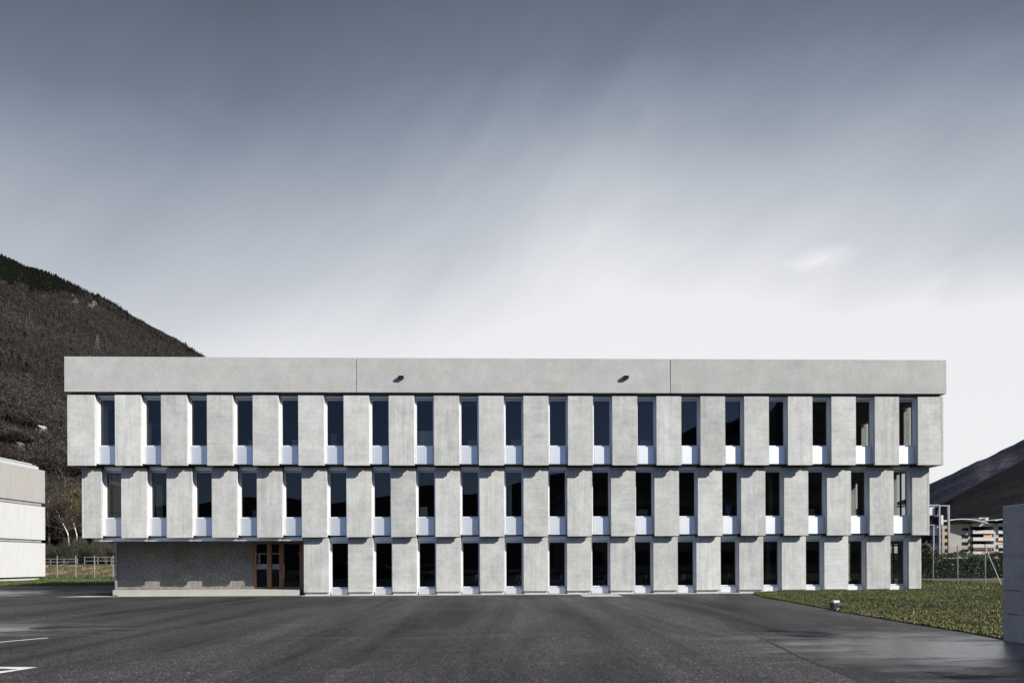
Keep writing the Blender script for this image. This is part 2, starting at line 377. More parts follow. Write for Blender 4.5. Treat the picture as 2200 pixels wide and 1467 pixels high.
    bp = nd(nt, 'ShaderNodeBump', in_Distance=.012); lk(nt, mth(nt, 'SUBTRACT', .55, mth(nt, 'MULTIPLY', wet, .38)), bp.inputs['Strength'])
    lk(nt, bh, bp.inputs['Height']); lk(nt, bp.outputs[0], b.inputs['Normal']); lk(nt, bp.outputs[0], b.inputs['Coat Normal']); return m
M['asphalt'] = asphalt('asphalt', .72, .0)
M['asphalt_worn'] = asphalt('worn_asphalt', .88, .002)
M['seam'] = simple('joint_bitumen', (.012, .012, .012), .55, 0, .3, 12, .5, .4)
def soilm(name, cols, sc=1.5, bump=.6):
    m, nt, b = newmat(name); t = nd(nt, 'ShaderNodeTexCoord'); P = t.outputs['Object']
    a = noise_tex(nt, P, sc, 8, .7, .5); f = noise_tex(nt, P, sc * 9, 6, .7)
    k = mth(nt, 'ADD', mth(nt, 'MULTIPLY', a, .65), mth(nt, 'MULTIPLY', f, .35))
    lk(nt, ramp(nt, k, cols), b.inputs['Base Color']); b.inputs['Roughness'].default_value = .9; b.inputs['Specular IOR Level'].default_value = .15
    bp = nd(nt, 'ShaderNodeBump', in_Strength=bump, in_Distance=.08); lk(nt, f, bp.inputs['Height']); lk(nt, bp.outputs[0], b.inputs['Normal']); return m
M['lawn'] = soilm('lawn_soil', [(.3, (.008, .012, .003)), (.5, (.018, .026, .007)), (.62, (.05, .042, .018)), (.75, (.028, .035, .010))])
M['meadow'] = soilm('rough_meadow', [(.3, (.03, .04, .014)), (.5, (.065, .07, .03)), (.7, (.13, .105, .06))], .5)
M['leaf'] = vcol('leaves', .55, .35)
M['twig'] = vcol('bare_twigs', 1.0, .0)
def mountain_mat(name, cols, sc, band=True):
    m, nt, b = newmat(name); t = nd(nt, 'ShaderNodeTexCoord'); P = t.outputs['Object']
    big = noise_tex(nt, P, sc, 8, .68, .4); fin = noise_tex(nt, P, sc * 14, 8, .75)
    k = mth(nt, 'ADD', mth(nt, 'MULTIPLY', big, .5), mth(nt, 'MULTIPLY', fin, .5))
    lk(nt, ramp(nt, k, cols), b.inputs['Base Color']); b.inputs['Roughness'].default_value = .95; b.inputs['Specular IOR Level'].default_value = .05
    bp = nd(nt, 'ShaderNodeBump', in_Strength=1.0, in_Distance=4.0); lk(nt, fin, bp.inputs['Height']); lk(nt, bp.outputs[0], b.inputs['Normal']); return m
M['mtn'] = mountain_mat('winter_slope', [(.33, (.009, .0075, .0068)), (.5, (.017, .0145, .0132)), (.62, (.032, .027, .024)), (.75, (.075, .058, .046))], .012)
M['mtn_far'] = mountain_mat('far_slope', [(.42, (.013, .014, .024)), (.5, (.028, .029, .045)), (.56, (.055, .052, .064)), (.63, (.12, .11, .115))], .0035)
M['mtn_dark'] = mountain_mat('dark_slope', [(.42, (.004, .004, .005)), (.5, (.010, .0098, .011)), (.60, (.032, .029, .030))], .012)

# ------------------------------------------------------------------ ground
def gz(X, Y):
    left = 1 - sstep(-6, 22, X)
    z = -.03 + .13 * sstep(18.8, 28, Y) * left + .25 * sstep(31, 36, Y) * left + 1.28 * sstep(36, 44, Y) * left
    z += .12 * sstep(16, 24, X) * (1 if Y > -60 else 0)
    if Y > 46: z += .08 * fbm(X * .05, Y * .05)
    return z
def axis(lo, hi, fine_lo, fine_hi, st):
    a = list(np.arange(fine_lo, fine_hi + .01, st)); g = st; v = fine_hi
    while v < hi: g *= 1.35; v += g; a.append(v)
    g = st; v = fine_lo
    while v > lo: g *= 1.35; v -= g; a.insert(0, v)
    return a
gx, gy = axis(-4000, 4000, -64, 64, 2.0), axis(-4000, 4000, -50, 70, 1.5)
g = MB(); nx = len(gx)
for Y in gy:
    for X in gx: g.v.append((X, Y, gz(X, Y)))
for j in range(len(gy) - 1):
    for i in range(nx - 1): g.f.append((j * nx + i, j * nx + i + 1, (j + 1) * nx + i + 1, (j + 1) * nx + i)); g.m.append(0)
struct(g.build('ground', M['meadow'], smooth=True))

# asphalt yard as one sheet round the building's front and left side
a = MB()
ptsA = [(-75, -70), (13.2, -70), (13.2, .20), (-11.2, .20), (-11.2, .9), (-23.2, .9), (-23.2, 18.2), (-30, 18.3), (-40, 19.6), (-75, 21)]
a.face([(x, y, 0) for x, y in ptsA]); struct(a.build('asphalt_yard', M['asphalt']))
a = MB(); pp = [(300, 1405), (360, 1396), (430, 1378), (520, 1355), (640, 1325), (760, 1296), (860, 1281.5), (1345, 1281.8), (1440, 1300), (1540, 1325), (1560, 1338), (1640, 1372), (1720, 1412), (1790, 1440), (1860, 1467), (1960, 1500)]
pts = [atZ(x, y) for x, y in pp]; pts = [Vector((-14, -34, 0)), Vector((-9, -25.5, 0))] + pts + [Vector((4.5, -30, 0)), Vector((8, -60, 0)), Vector((-14, -60, 0))]
pts = list(reversed(pts)); a.face([(v.x, v.y, .002) for v in pts]); struct(a.build('asphalt_yard', M['asphalt_worn']))
# gravel strip and steel edging along the facade
a = MB(); a.face([(-11.1, .26, .004), (20.75, .26, .004), (20.75, 1.5, .004), (-11.1, 1.5, .004)]); struct(a.build('gravel_strip', M['gravel']))
a = MB(); a.box(-11.1, 11.7, .20, .26, -.02, .035); tag(a.build('kerb_edging', M['floor_conc'], bevel=.006), 'low concrete edging between the asphalt and the gravel along the facade', 'kerb')
# loose pebbles
rng = np.random.default_rng(4)
n = 2600; V = []; C = []
for k in range(n):
    x, y = rng.uniform(-11, 20.6), rng.uniform(.30, .80); r = rng.uniform(.012, .03); c0 = rng.uniform(.35, .75)
    p = [(x + r * math.cos(t + k), y + r * math.sin(t + k), .004) for t in (0, 2.1, 4.2)]; top = (x, y, .004 + r * .9)
    for i in range(3): V.append((p[i], p[(i + 1) % 3], top)); C.append((c0, c0 * .95, c0 * .88))
struct(tris('pebbles', V, C, M['leaf']), 'stuff')

# paved strip; its pointed left end has the building's shadow edge put into the shape
a = MB(); a.face([(-23.4, .62, .008), (-11.3, .50, .008), (-11.3, .95, .008), (-20.5, .95, .008), (-22.6, 1.9, .008)])
struct(a.build('paved_strip', M['floor_conc']))
# painted bay markings
def strip(name, pts, w, m, z=.006, label=None):
    a = MB(); P = [Vector((p[0], p[1], z)) for p in pts]; L = []
    for i, p in enumerate(P):
        d = (P[min(i + 1, len(P) - 1)] - P[max(i - 1, 0)]).normalized(); nrm = Vector((-d.y, d.x, 0)); ww = w(i) if callable(w) else w
        L.append((p + nrm * ww / 2, p - nrm * ww / 2))
    for (a0, b0), (a1, b1) in zip(L, L[1:]): a.face([a0, b0, b1, a1])
    return struct(a.build(name, m))
A = atZ
strip('bay_line', [A(-260, 1401), A(0, 1379), A(103, 1370)], .11, M['road_paint'])
strip('bay_line', [A(-300, 1289), A(0, 1275.5), A(100, 1270.5)], .22, M['road_paint'])
a = MB(); q = [A(-40, 1432), A(82, 1433), A(-60, 1456)]; i2 = [A(-40, 1435.5), A(40, 1437.2), A(-60, 1449)]
a.face([tuple(v) for v in (q[0], i2[0], i2[1], q[1])]); a.face([tuple(v) for v in (q[1], i2[1], i2[2], q[2])])
for i, v in enumerate(a.v): a.v[i] = (v[0], v[1], .006)
struct(a.build('arrow_marking', M['road_paint']))
# irregular dark joints between asphalt lanes
def seam(pix, w=.05, seed=1):
    P = [A(x, y) for x, y in pix]; out = []; rnd = random.Random(seed)
    for p, q in zip(P, P[1:]):
        k = max(2, int((q - p).length / .25))
        for i in range(k): out.append(p.lerp(q, i / k) + Vector((rnd.uniform(-.02, .02), rnd.uniform(-.02, .02), 0)))
    out.append(P[-1]); ws = [w * rnd.uniform(.15, 1.0) for _ in out]
    strip('asphalt_joint', out, lambda i: ws[i], M['seam'], .005)
seam([(300, 1405), (360, 1396), (430, 1378), (520, 1355), (640, 1325), (760, 1296), (860, 1281)], .08, 2)
seam([(1560, 1338), (1640, 1372), (1720, 1412), (1790, 1440), (1860, 1467), (1960, 1500)], .09, 3)
seam([(-80, 1322), (0, 1316), (120, 1307), (260, 1293), (420, 1283)], .09, 4)
seam([(1345, 1282), (1440, 1300), (1540, 1325), (1560, 1338)], .05, 5)
seam([(-60, 1363), (30, 1357), (70, 1352), (150, 1347), (246, 1345)], .14, 6)

# slab cover of three concrete plates in the asphalt
t = thing('drain_cover', 'three pale concrete cover plates set flush in the asphalt in front of the facade', 'drain cover', (3.7, -1.0, 0))
for k in range(3):
    x0 = 2.74 + k * .635 - 3.7
    MB().box(x0, x0 + .61, -.95, .85, .0, .012).build('cover_plate', M['floor_conc'], t, bevel=.004)
# manhole
t = thing('manhole_cover', 'round dark iron manhole cover in the damp asphalt at the left', 'manhole cover', (*A(105, 1347)[:2], 0))
a = MB(); a.tube([(0, 0, -.02), (0, 0, .008)], .33, 28); a.build('lid', M['black'], t)
a = MB()
for k in range(28):
    t0, t1 = 2 * math.pi * k / 28, 2 * math.pi * (k + 1) / 28
    a.face([(r * math.cos(q), r * math.sin(q), .010) for r, q in ((.34, t0), (.42, t0), (.42, t1), (.34, t1))])
a.build('frame', M['black'], t)
a = MB()
for i in range(-3, 4):
    for j in range(-3, 4):
        if i * i + j * j < 9.5: a.box(i * .08 - .028, i * .08 + .028, j * .08 - .028, j * .08 + .028, .008, .014)
a.build('tread', M['black'], t)

# lawn at the right
XB = [(-34, 9.3), (-20.4, 9.25), (-19.3, 9.48), (-17.5, 9.55), (-15.4, 9.62), (-12.3, 9.82), (-7.3, 10.42), (-3.7, 10.7), (-1.2, 11.15), (.3, 11.75)]
def lz(X, Y): return .02 + .11 * sstep(9.4, 15, X) * sstep(-24, -6, Y) + .05 * fbm(X * .4, Y * .4) * sstep(9.5, 11, X)
a = MB(); ys = list(np.arange(-34, .25, .6)) + [.30]; NC = 34
for Y in ys:
    xb = interp(XB, Y) + .06 * math.sin(Y * 5.1) * math.sin(Y * 2.3)
    for k in range(NC + 1):
        X = xb + (29.6 - xb) * (k / NC) ** 1.3; a.v.append((X, Y, lz(X, Y)))
for j in range(len(ys) - 1):
    for k in range(NC): q = j * (NC + 1) + k; a.f.append((q, q + 1, q + NC + 2, q + NC + 1)); a.m.append(0)
b0 = len(a.v); xs = np.linspace(20.95, 29.6, 12); y2 = list(np.arange(.3, 17, 1.0))
for Y in y2:
    for X in xs: a.v.append((X, Y, .13 + .03 * fbm(X * .4, Y * .4)))
for j in range(len(y2) - 1):
    for k in range(11): q = b0 + j * 12 + k; a.f.append((q, q + 1, q + 13, q + 12)); a.m.append(0)
struct(a.build('lawn', M['lawn'], smooth=True))
def blades(name, n, sampler, zf, hmin, hmax, w, seed, cols):
    r = np.random.default_rng(seed); V = np.zeros((n, 3, 3)); C = np.zeros((n, 3)); i = 0
    while i < n:
        x, y = sampler(r)
        dn = mnoise.noise((x * .55, y * .55, 3)) + .6 * mnoise.noise((x * 2.4, y * 2.4, 9))
        if r.uniform() > .60 + dn * .9: continue
        z = zf(x, y); h = r.uniform(hmin, hmax) * (1 + dn * .4); an = r.uniform(0, 6.28); ww = w * r.uniform(.6, 1.3)
        lx, ly = r.normal(0, .45, 2) * h
        dx, dy = math.cos(an) * ww, math.sin(an) * ww
        V[i] = [(x - dx, y - dy, z - .01), (x + dx, y + dy, z - .01), (x + lx, y + ly, z + h)]
        q = dn + r.normal(0, .30) + (.35 if y > -12 else -.05)
        c = cols[0] if q > .15 else cols[1] if q > -.25 else cols[2]
        if y > 36.5: c = (.22, .155, .095) if r.uniform() < .75 else (.12, .085, .05)
        C[i] = np.array(c) * r.uniform(.3, 1.75) * (1 + .5 * dn); i += 1
    return struct(tris(name, V, C, M['leaf']), 'stuff')
GC = [(.075, .092, .017), (.13, .14, .034), (.26, .19, .09)]
def samp_lawn(r):
    while 1:
        y = -21.5 + 21.8 * r.uniform() ** 1.0; xb = interp(XB, y); x = xb + (29.5 - xb) * r.uniform() ** 1.25
        if r.uniform() < min(1, (20 / (y + 34.1)) ** 1.0 + .15): return x, y
blades('grass', 190000, samp_lawn, lz, .018, .055, .0145, 5, GC)
def samp_side(r): return r.uniform(20.9, 30.5), r.uniform(.3, 16)
blades('grass', 14000, samp_side, lambda x, y: .13, .04, .10, .02, 6, GC)
def samp_left(r): return r.uniform(-62, -23), 18.6 + 24 * r.uniform() ** 1.0
def zleft(x, y): return gz(x, y)
blades('grass', 60000, samp_left, zleft, .05, .14, .03, 7, [(.045, .065, .014), (.07, .078, .026), (.17, .135, .075)])

# ------------------------------------------------------------------ the office building
PITCH, GAP0 = 2.22937, 1.26
FL = {3: dict(y=0.0, zb=6.475, top=3.475, xl=-22.35, xr=21.38), 2: dict(y=.52, zb=2.94, top=3.50, xl=-21.98, xr=20.97), 1: dict(y=.835, zb=.16, top=2.75, xl=-11.147, xr=20.72)}
B = thing('office_building', 'long three-storey office block of pale precast concrete panels and narrow recessed windows', 'building', (0, 0, 0))
def panel_mesh(w, h, d=.13): return MB().box(0, w, 0, d, 0, h).mesh('facade_panel', M['panel'])
pm = {}
def add_panel(x0, x1, fl):
    L = FL[fl]; key = (round(x1 - x0, 3), fl)
    if key not in pm: pm[key] = panel_mesh(x1 - x0, L['top'])
    link('facade_panel', pm[key], B, .008, (x0, L['y'], L['zb']))
for fl, L in FL.items():
    for i in range(-10 if fl > 1 else -5, 10):
        x0, x1 = i * PITCH, i * PITCH + GAP0
        if i == -10: x0 = L['xl'] + .12
        if i == 9: x1 = L['xr'] - .12
        add_panel(x0, x1, fl)
cw = MB()
for fl, L in FL.items():
    for i in range(-10 if fl > 1 else -5, 10):
        x0 = L['xl'] + .14 if i == -10 else i * PITCH; x1 = L['xr'] - .14 if i == 9 else i * PITCH + GAP0
        cw.box(x0 + .03, x1 - .03, L['y'] + .15, L['y'] + .45, L['zb'] + .09, L['zb'] + L['top'] - .005)
cw.build('wall_core', M['core'], B)
# windows
G = PITCH - GAP0
def rounded_front(a, x0, x1, yf, yb, r, z0, z1, m=0, n=12):
    poly = [(x0, yb)]
    for k in range(n + 1): t = k / n * math.pi / 2; poly.append((x0 + r - r * math.cos(t), yf + r - r * math.sin(t)))
    for k in range(n + 1): t = k / n * math.pi / 2; poly.append((x1 - r + r * math.sin(t), yf + r - r * math.cos(t)))
    poly.append((x1, yb)); return a.prism(poly, z0, z1, m)
def make_window(upper):
    root_m = MB(); g0, g1 = .085, G - .085
    if upper: zg0, zg1, zs, ztop, zbot = 1.035, 3.285, .955, 3.39, .10
    else: zg0, zg1, zs, ztop, zbot = .24, 2.49, .165, 2.60, -.14
    for s in (0, 1):        # metal linings of the reveals, then stepped jambs either side
        xa, xb = (-.028, -.006) if not s else (G + .006, G + .028)
        root_m.box(xa, xb, .165, .45, zbot + .02, ztop + .085)
        def bx(x0, x1, *r):
            if s: x0, x1 = G - x1, G - x0
            root_m.box(x0, x1, *r)
        bx(-.005, .022, .285, .45, zbot + .02, ztop + .083); bx(.024, .050, .325, .45, zbot + .02, ztop + .08); bx(.052, g0, .355, .45, zs + .082, ztop)
    root_m.box(g0, g1, .355, .45, zg1, ztop)
    root_m.box(.052, G - .052, .30, .45, zs + .012, zg0)
    me = root_m.mesh('window', M['alu_matt'])
    gk = MB()
    for x0, x1, z0, z1 in ((g0, g0 + .014, zg0, zg1), (g1 - .014, g1, zg0, zg1), (g0 + .014, g1 - .014, zg0, zg0 + .014), (g0 + .014, g1 - .014, zg1 - .02, zg1)): gk.box(x0, x1, .366, .40, z0, z1)
    pane = MB().face([(g0 + .014, .38, zg0 + .014), (g1 - .014, .38, zg0 + .014), (g1 - .014, .38, zg1 - .02), (g0 + .014, .38, zg1 - .02)])
    sp = rounded_front(MB(), -.004, G + .004, .235, .44, .13, zbot, zs)
    bl = MB().box(.03, G - .004, .20, .34, ztop, ztop + (.185 if upper else .22)).box(.03, G - .004, .192, .20, ztop - .012, ztop + .012)
    w = link('window', me, B)
    link('gasket', gk.mesh('gasket', M['gasket']), w); link('pane', pane.mesh('pane', M['glass']), w)
    link('spandrel', sp.mesh('spandrel', M['alu']), w)
    link('blind_box', bl.mesh('blind_box', M['alu']), w, .004)
    return w
wu, wg = make_window(True), make_window(False); first = {True: wu, False: wg}; used = set()
for fl, L in FL.items():
    for i in range(-10 if fl > 1 else -5, 9):
        u = fl > 1
        w = first[u] if u not in used else copy_tree(first[u], B); used.add(u)
        w.location = (i * PITCH + GAP0, L['y'], L['zb'])
# slabs, roof and inner shell
def part(name, m, fn, bevel=0): a = MB(); fn(a); return a.build(name, m, B, bevel=bevel)
D = 15.0
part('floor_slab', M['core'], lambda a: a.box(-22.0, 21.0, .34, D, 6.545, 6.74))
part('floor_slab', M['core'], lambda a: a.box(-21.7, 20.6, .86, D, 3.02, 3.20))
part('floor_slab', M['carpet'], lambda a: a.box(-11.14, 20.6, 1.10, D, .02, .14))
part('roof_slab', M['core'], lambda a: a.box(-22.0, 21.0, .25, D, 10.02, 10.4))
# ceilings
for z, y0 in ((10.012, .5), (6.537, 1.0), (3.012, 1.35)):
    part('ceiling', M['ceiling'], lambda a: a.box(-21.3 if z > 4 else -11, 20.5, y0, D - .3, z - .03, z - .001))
# slot behind the parapet: dark recessed band
part('shadow_gap', M['core'], lambda a: a.box(-22.2, 21.25, .10, .25, 9.955, 10.06))
# soffit under the second storey over the entrance bay
part('soffit', M['parapet'], lambda a: a.box(-21.75, -11.2, .93, 3.2, 2.966, 3.015))
def fascia(a):
    xs = [-21.62] + [atY(x, 1160, .95).x for x in (224, 271, 321, 368, 417, 464, 514, 560, 608)] + [-11.2]
    for x0, x1 in zip(xs, xs[1:]): a.box(x0 + .012, x1 - .012, .93, 1.05, 2.78, 2.963)
part('fascia', M['alu'], fascia)
part('fascia_joint', M['gasket'], lambda a: a.box(-21.6, -11.21, .96, 1.02, 2.76, 2.962))
part('soffit_panel', M['interior'], lambda a: a.box(-21.6, -11.2, 1.06, 2.76, 2.80, 2.83))
# parapet, three long panels with open joints
jx = [-22.43, atY(765, 800, -.12).x, atY(1440, 800, -.12).x, 21.49]
for k in range(3):
    MB().box(0, jx[k + 1] - jx[k] - .03, 0, .30, 0, 1.714).build('parapet_panel', M['parapet'], B, bevel=.01, loc=(jx[k] + .015, -.12, 10.064))
part('parapet_lining', M['core'], lambda a: a.box(-22.2, 21.3, .10, .28, 10.3, 11.70).box(-22.3, 21.35, -.05, .10, 10.10, 10.20))
for x0, x1 in ((-22.43, -22.15), (21.21, 21.49)):
    MB().box(x0, x1, .195, D, 10.064, 11.76).build('parapet_panel', M['parapet'], B, bevel=.01)
MB().box(-22.43, 21.49, D + .01, D + .3, 10.064, 11.76).build('parapet_panel', M['parapet'], B)
# rain spouts
for px in (858, 1340):
    c = atY(px + 4.3, 811, -.12); w, h, l = .135, .115, .17
    a = MB().box(c.x - w, c.x + w, -.12 - l, -.121, c.z + h / 2 - .012, c.z + h / 2).box(c.x - w, c.x + w, -.12 - l, -.121, c.z - h / 2, c.z - h / 2 + .012)
    a.box(c.x - w, c.x - w + .012, -.12 - l, -.121, c.z - h / 2 + .012, c.z + h / 2 - .012).box(c.x + w - .012, c.x + w, -.12 - l, -.121, c.z - h / 2 + .012, c.z + h / 2 - .012)
    o = a.build('rain_spout', M['spout'], B)
    MB().box(c.x - w + .013, c.x + w - .013, -.20, -.122, c.z - h / 2 + .013, c.z + h / 2 - .013).build('spout_opening', M['gasket'], o)
# entrance bay
part('aggregate_wall', M['aggregate'], lambda a: a.box(-21.5, -14.37, 2.75, 2.95, .30, 2.80))
part('wall_end_trim', M['zinc'], lambda a: a.box(-21.61, -21.502, 2.70, 3.0, .02, 2.80))
part('entrance_platform', M['floor_conc'], lambda a: a.box(-20.52, -11.42, .96, 2.90, .009, .285), .01)
part('wall_plinth', M['floor_conc'], lambda a: a.box(-21.5, -20.53, 2.30, 2.90, .009, .28))
part('return_wall', M['panel'], lambda a: a.box(-11.30, -11.15, 1.27, 3.0, .02, 2.79))
part('door_header', M['interior'], lambda a: a.box(-14.36, -11.31, 2.80, 3.0, 2.70, 2.80))
Yd = 2.77
def dx(px): return atY(px, 1210, Yd).x
def dz(py): return atY(600, py, Yd).z
x = [dx(v) for v in (544.8, 551, 573.4, 584, 599.7, 610.2, 643.6, 652.4)]
zt, zb_, zg1, zg0 = dz(1163.0), .29, dz(1168), dz(1260)
E_ = MB()
for x0, x1 in ((x[0], x[1]), (x[2], x[3]), (x[4], x[5]), (x[6], x[7])): E_.box(x0, x1, Yd, Yd + .09, zb_, zt)
for x0, x1 in ((x[1], x[2]), (x[3], x[4]), (x[5], x[6])): E_.box(x0, x1, Yd + .004, Yd + .086, zb_, zg0); E_.box(x0, x1, Yd + .004, Yd + .086, zg1, zt)
mid1, mid2 = (x[2] + x[3]) / 2, (x[4] + x[5]) / 2
E_.box(mid1 + .02, x[3] - .02, Yd - .025, Yd - .001, zb_ + .01, zt - .01); E_.box(x[4] + .03, mid2 - .02, Yd - .025, Yd - .001, zb_ + .01, zt - .01)
E_.box(mid2 + .01, x[5] - .05, Yd - .02, Yd - .001, zb_ + .01, zt - .01); E_.box(x[6] + .05, x[7] - .03, Yd - .02, Yd - .001, zb_ + .01, zt - .01)
door = E_.build('entrance_door', M['wood'], B, bevel=.006)
for x0, x1 in ((x[1], x[2]), (x[3], x[4]), (x[5], x[6])): MB().face([(x0, Yd + .045, zg0), (x1, Yd + .045, zg0), (x1, Yd + .045, zg1), (x0, Yd + .045, zg1)]).build('pane', M['door_glass'], door)
hx0, hx1, hz0, hz1 = dx(603.8), dx(612.8), dz(1241.5), dz(1209.3)
hb = MB().box(hx1 - .10, hx1, Yd - .10, Yd - .04, hz0, hz1).box(hx0, hx1 - .101, Yd - .098, Yd - .042, hz0, hz0 + .10).box(hx0, hx1 - .101, Yd - .098, Yd - .042, hz1 - .10, hz1)
hb.box(hx0, hx0 + .05, Yd - .04, Yd - .03, hz0 + .02, hz0 + .08).box(hx0, hx0 + .05, Yd - .04, Yd - .03, hz1 - .08, hz1 - .02)
M['oak'] = simple('oiled_oak', (.30, .17, .10), .45, 0, .25, 9)
hb.build('handle', M['oak'], door, bevel=.005)
a = MB(); a.tube([(mid1 - .0, Yd - .028, dz(1210.3)), (mid1, Yd - .05, dz(1210.3))], .028, 12); a.build('lock', M['black'], door)
# films on the glass: dotted row, barcode-like stripes, lettering read from bottom to top
fm = MB(); yf = Yd + .034
dzr = dz(1188.8)
for x0, x1 in ((x[1], x[2]), (x[3], x[4])):
    k = x0 + .02
    while k < x1 - .03: fm.box(k, k + .026, yf, yf + .003, dzr - .022, dzr + .022); k += .056
    k = x0 + .012; q = 0; rr = random.Random(int(x0 * 100))
    while k < x1 - .02:
        w_ = rr.choice((.010, .012, .016)); fm.box(k, k + w_, yf, yf + .003, dz(1222), dz(1211) ); k += w_ + .034
k = x[6] - .10
for q in range(2): fm.box(k, k + .03, yf, yf + .003, dzr - .015, dzr + .015); k += .055
fm.build('window_film', M['white_ink'], door)
fg = MB()
for x0, x1 in ((x[1], x[2]), (x[3], x[4])): fg.box(x0 + .01, x1 - .01, yf + .0045, yf + .0055, dz(1222), dz(1211))
fg.build('tinted_film', M['film'], door)
cu = bpy.data.curves.new('lettering', 'FONT'); cu.body = 'CECAL'; cu.size = .150; cu.space_character = 1.10; cu.extrude = .001
to = bpy.data.objects.new('tmp', cu); COL.objects.link(to); bpy.context.view_layer.update()
dg = bpy.context.evaluated_depsgraph_get(); lm = bpy.data.meshes.new_from_object(to.evaluated_get(dg)); bpy.data.objects.remove(to)
lm.materials.clear(); lm.materials.append(M['white_ink'])
lt = link('lettering', lm, door); lt.rotation_euler = (math.radians(90), math.radians(-90), 0); lt.location = (dx(558.3), yf, dz(1209.8))
# red and blue strip seen behind the right pane
a = MB(); a.box(dx(615), dx(627), Yd + .5, Yd + .51, dzr - .02, dzr + .02, 0).box(dx(627.2), dx(639), Yd + .5, Yd + .51, dzr - .02, dzr + .02, 1)
a.build('reception_strip', [simple('red_strip', (.45, .03, .03)), simple('blue_strip', (.04, .07, .35))], B)
# plinth under the ground-floor panels
for i in range(-5, 10): part('plinth_block', M['panel'], lambda a: a.box(i * PITCH + .03, min(i * PITCH + GAP0 - .03, 20.5), .93, 1.22, .0, .157))
for px, py in ((318, 1182), (398, 1182), (477, 1182), (397.5, 1244.7), (519, 1246)):
    c = atY(px, py, 2.749); a = MB(); a.tube([(c.x, 2.742, c.z), (c.x, 2.749, c.z)], .022, 8); a.build('tie_plug', M['white_ink'], B)
# slatted blinds, lowered by different lengths behind a few panes
for fl, i, drop, mt in ((3, 6, .32, 'galv'), (3, 7, .40, 'galv'), (2, 6, .34, 'galv'), (2, 7, .30, 'galv'), (3, 5, 2.2, 'core'), (3, -2, .25, 'galv'), (2, -7, .5, 'galv'), (2, 1, .22, 'core'), (3, -8, .30, 'galv')):
    L = FL[fl]; w = [o for o in B.children if o.name.startswith('window') and abs(o.location.x - i * PITCH - GAP0) < .01 and abs(o.location.y - L['y']) < .01][0]
    a = MB(); z = 3.27
    while z > 3.27 - drop: a.face([(.11, .41, z), (G - .11, .41, z), (G - .11, .45, z - .022), (.11, .45, z - .022)]); z -= .045
    a.build('blind', M[mt], w)
# interior partitions and back walls
def inner(a):
    for zf, zc, xl, xr, y0 in ((6.745, 9.98, -21.2, 20.4, .5), (3.205, 6.50, -21.0, 20.3, 1.0), (.145, 2.98, -11.1, 20.2, 1.35)):
        a.box(xl, 13.0, 6.8, 6.95, zf, zc); a.box(13.0, xr, 9.5, 9.65, zf, zc); a.box(12.85, 13.0, y0 + .1, 9.5, zf, zc)
        for i in range(-8, 6, 3):
            X = i * PITCH + .6
            if X > xl: a.box(X - .06, X + .06, y0 + .1, 6.8, zf, zc)
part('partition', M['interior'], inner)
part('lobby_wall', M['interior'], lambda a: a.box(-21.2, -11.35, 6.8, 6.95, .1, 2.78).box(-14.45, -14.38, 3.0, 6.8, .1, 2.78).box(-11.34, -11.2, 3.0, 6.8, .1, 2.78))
# side walls: same rhythm of panels, glass behind
for s, key in ((-1, 'xl'), (1, 'xr')):
    pw, gw = MB(), MB()
    for fl, L in FL.items():
        xe = L[key] if fl > 1 else (L['xr'] if s > 0 else -21.5)
        if fl == 1 and s < 0:
            pw.box(xe - .0, xe + .3, 3.02, D, .0, 2.9); continue
        ye = L['y']; x0, x1 = (xe - .11, xe) if s > 0 else (xe, xe + .11)
        pw.box(x0, x1, ye, ye + 1.95, L['zb'], L['zb'] + L['top'])
        y = ye + 1.95 + G; d0, d1 = (xe - .40, xe) if s > 0 else (xe, xe + .40)
        while y + 1.26 < D:
            pw.box(d0, d1, y, y + 1.26, L['zb'], L['zb'] + L['top']); y += PITCH
        pw.box(d0, d1, y, D, L['zb'], L['zb'] + L['top'])
        y = ye + 1.95; lo = .95 if fl > 1 else .2; xa, xb_ = (xe - .36, xe - .30) if s > 0 else (xe + .30, xe + .36)
        while y + G < D:
            pw.box(min(xa, xb_), max(xa, xb_), y, y + G, L['zb'], L['zb'] + lo)
            pw.box(min(xa, xb_), max(xa, xb_), y + .001, y + .09, L['zb'] + lo, L['zb'] + L['top']); pw.box(min(xa, xb_), max(xa, xb_), y + G - .09, y + G - .001, L['zb'] + lo, L['zb'] + L['top'])
            xm = (xa + xb_) / 2; gw.face([(xm, y + .09, L['zb'] + lo), (xm, y + G - .09, L['zb'] + lo), (xm, y + G - .09, L['zb'] + L['top']), (xm, y + .09, L['zb'] + L['top'])]); y += PITCH
    pw.build('side_wall', M['panel'], B); gw.build('side_glazing', M['clear'], B)
part('back_wall', M['panel'], lambda a: a.box(-21.4, 20.6, D + .01, D + .25, 0, 10.05))

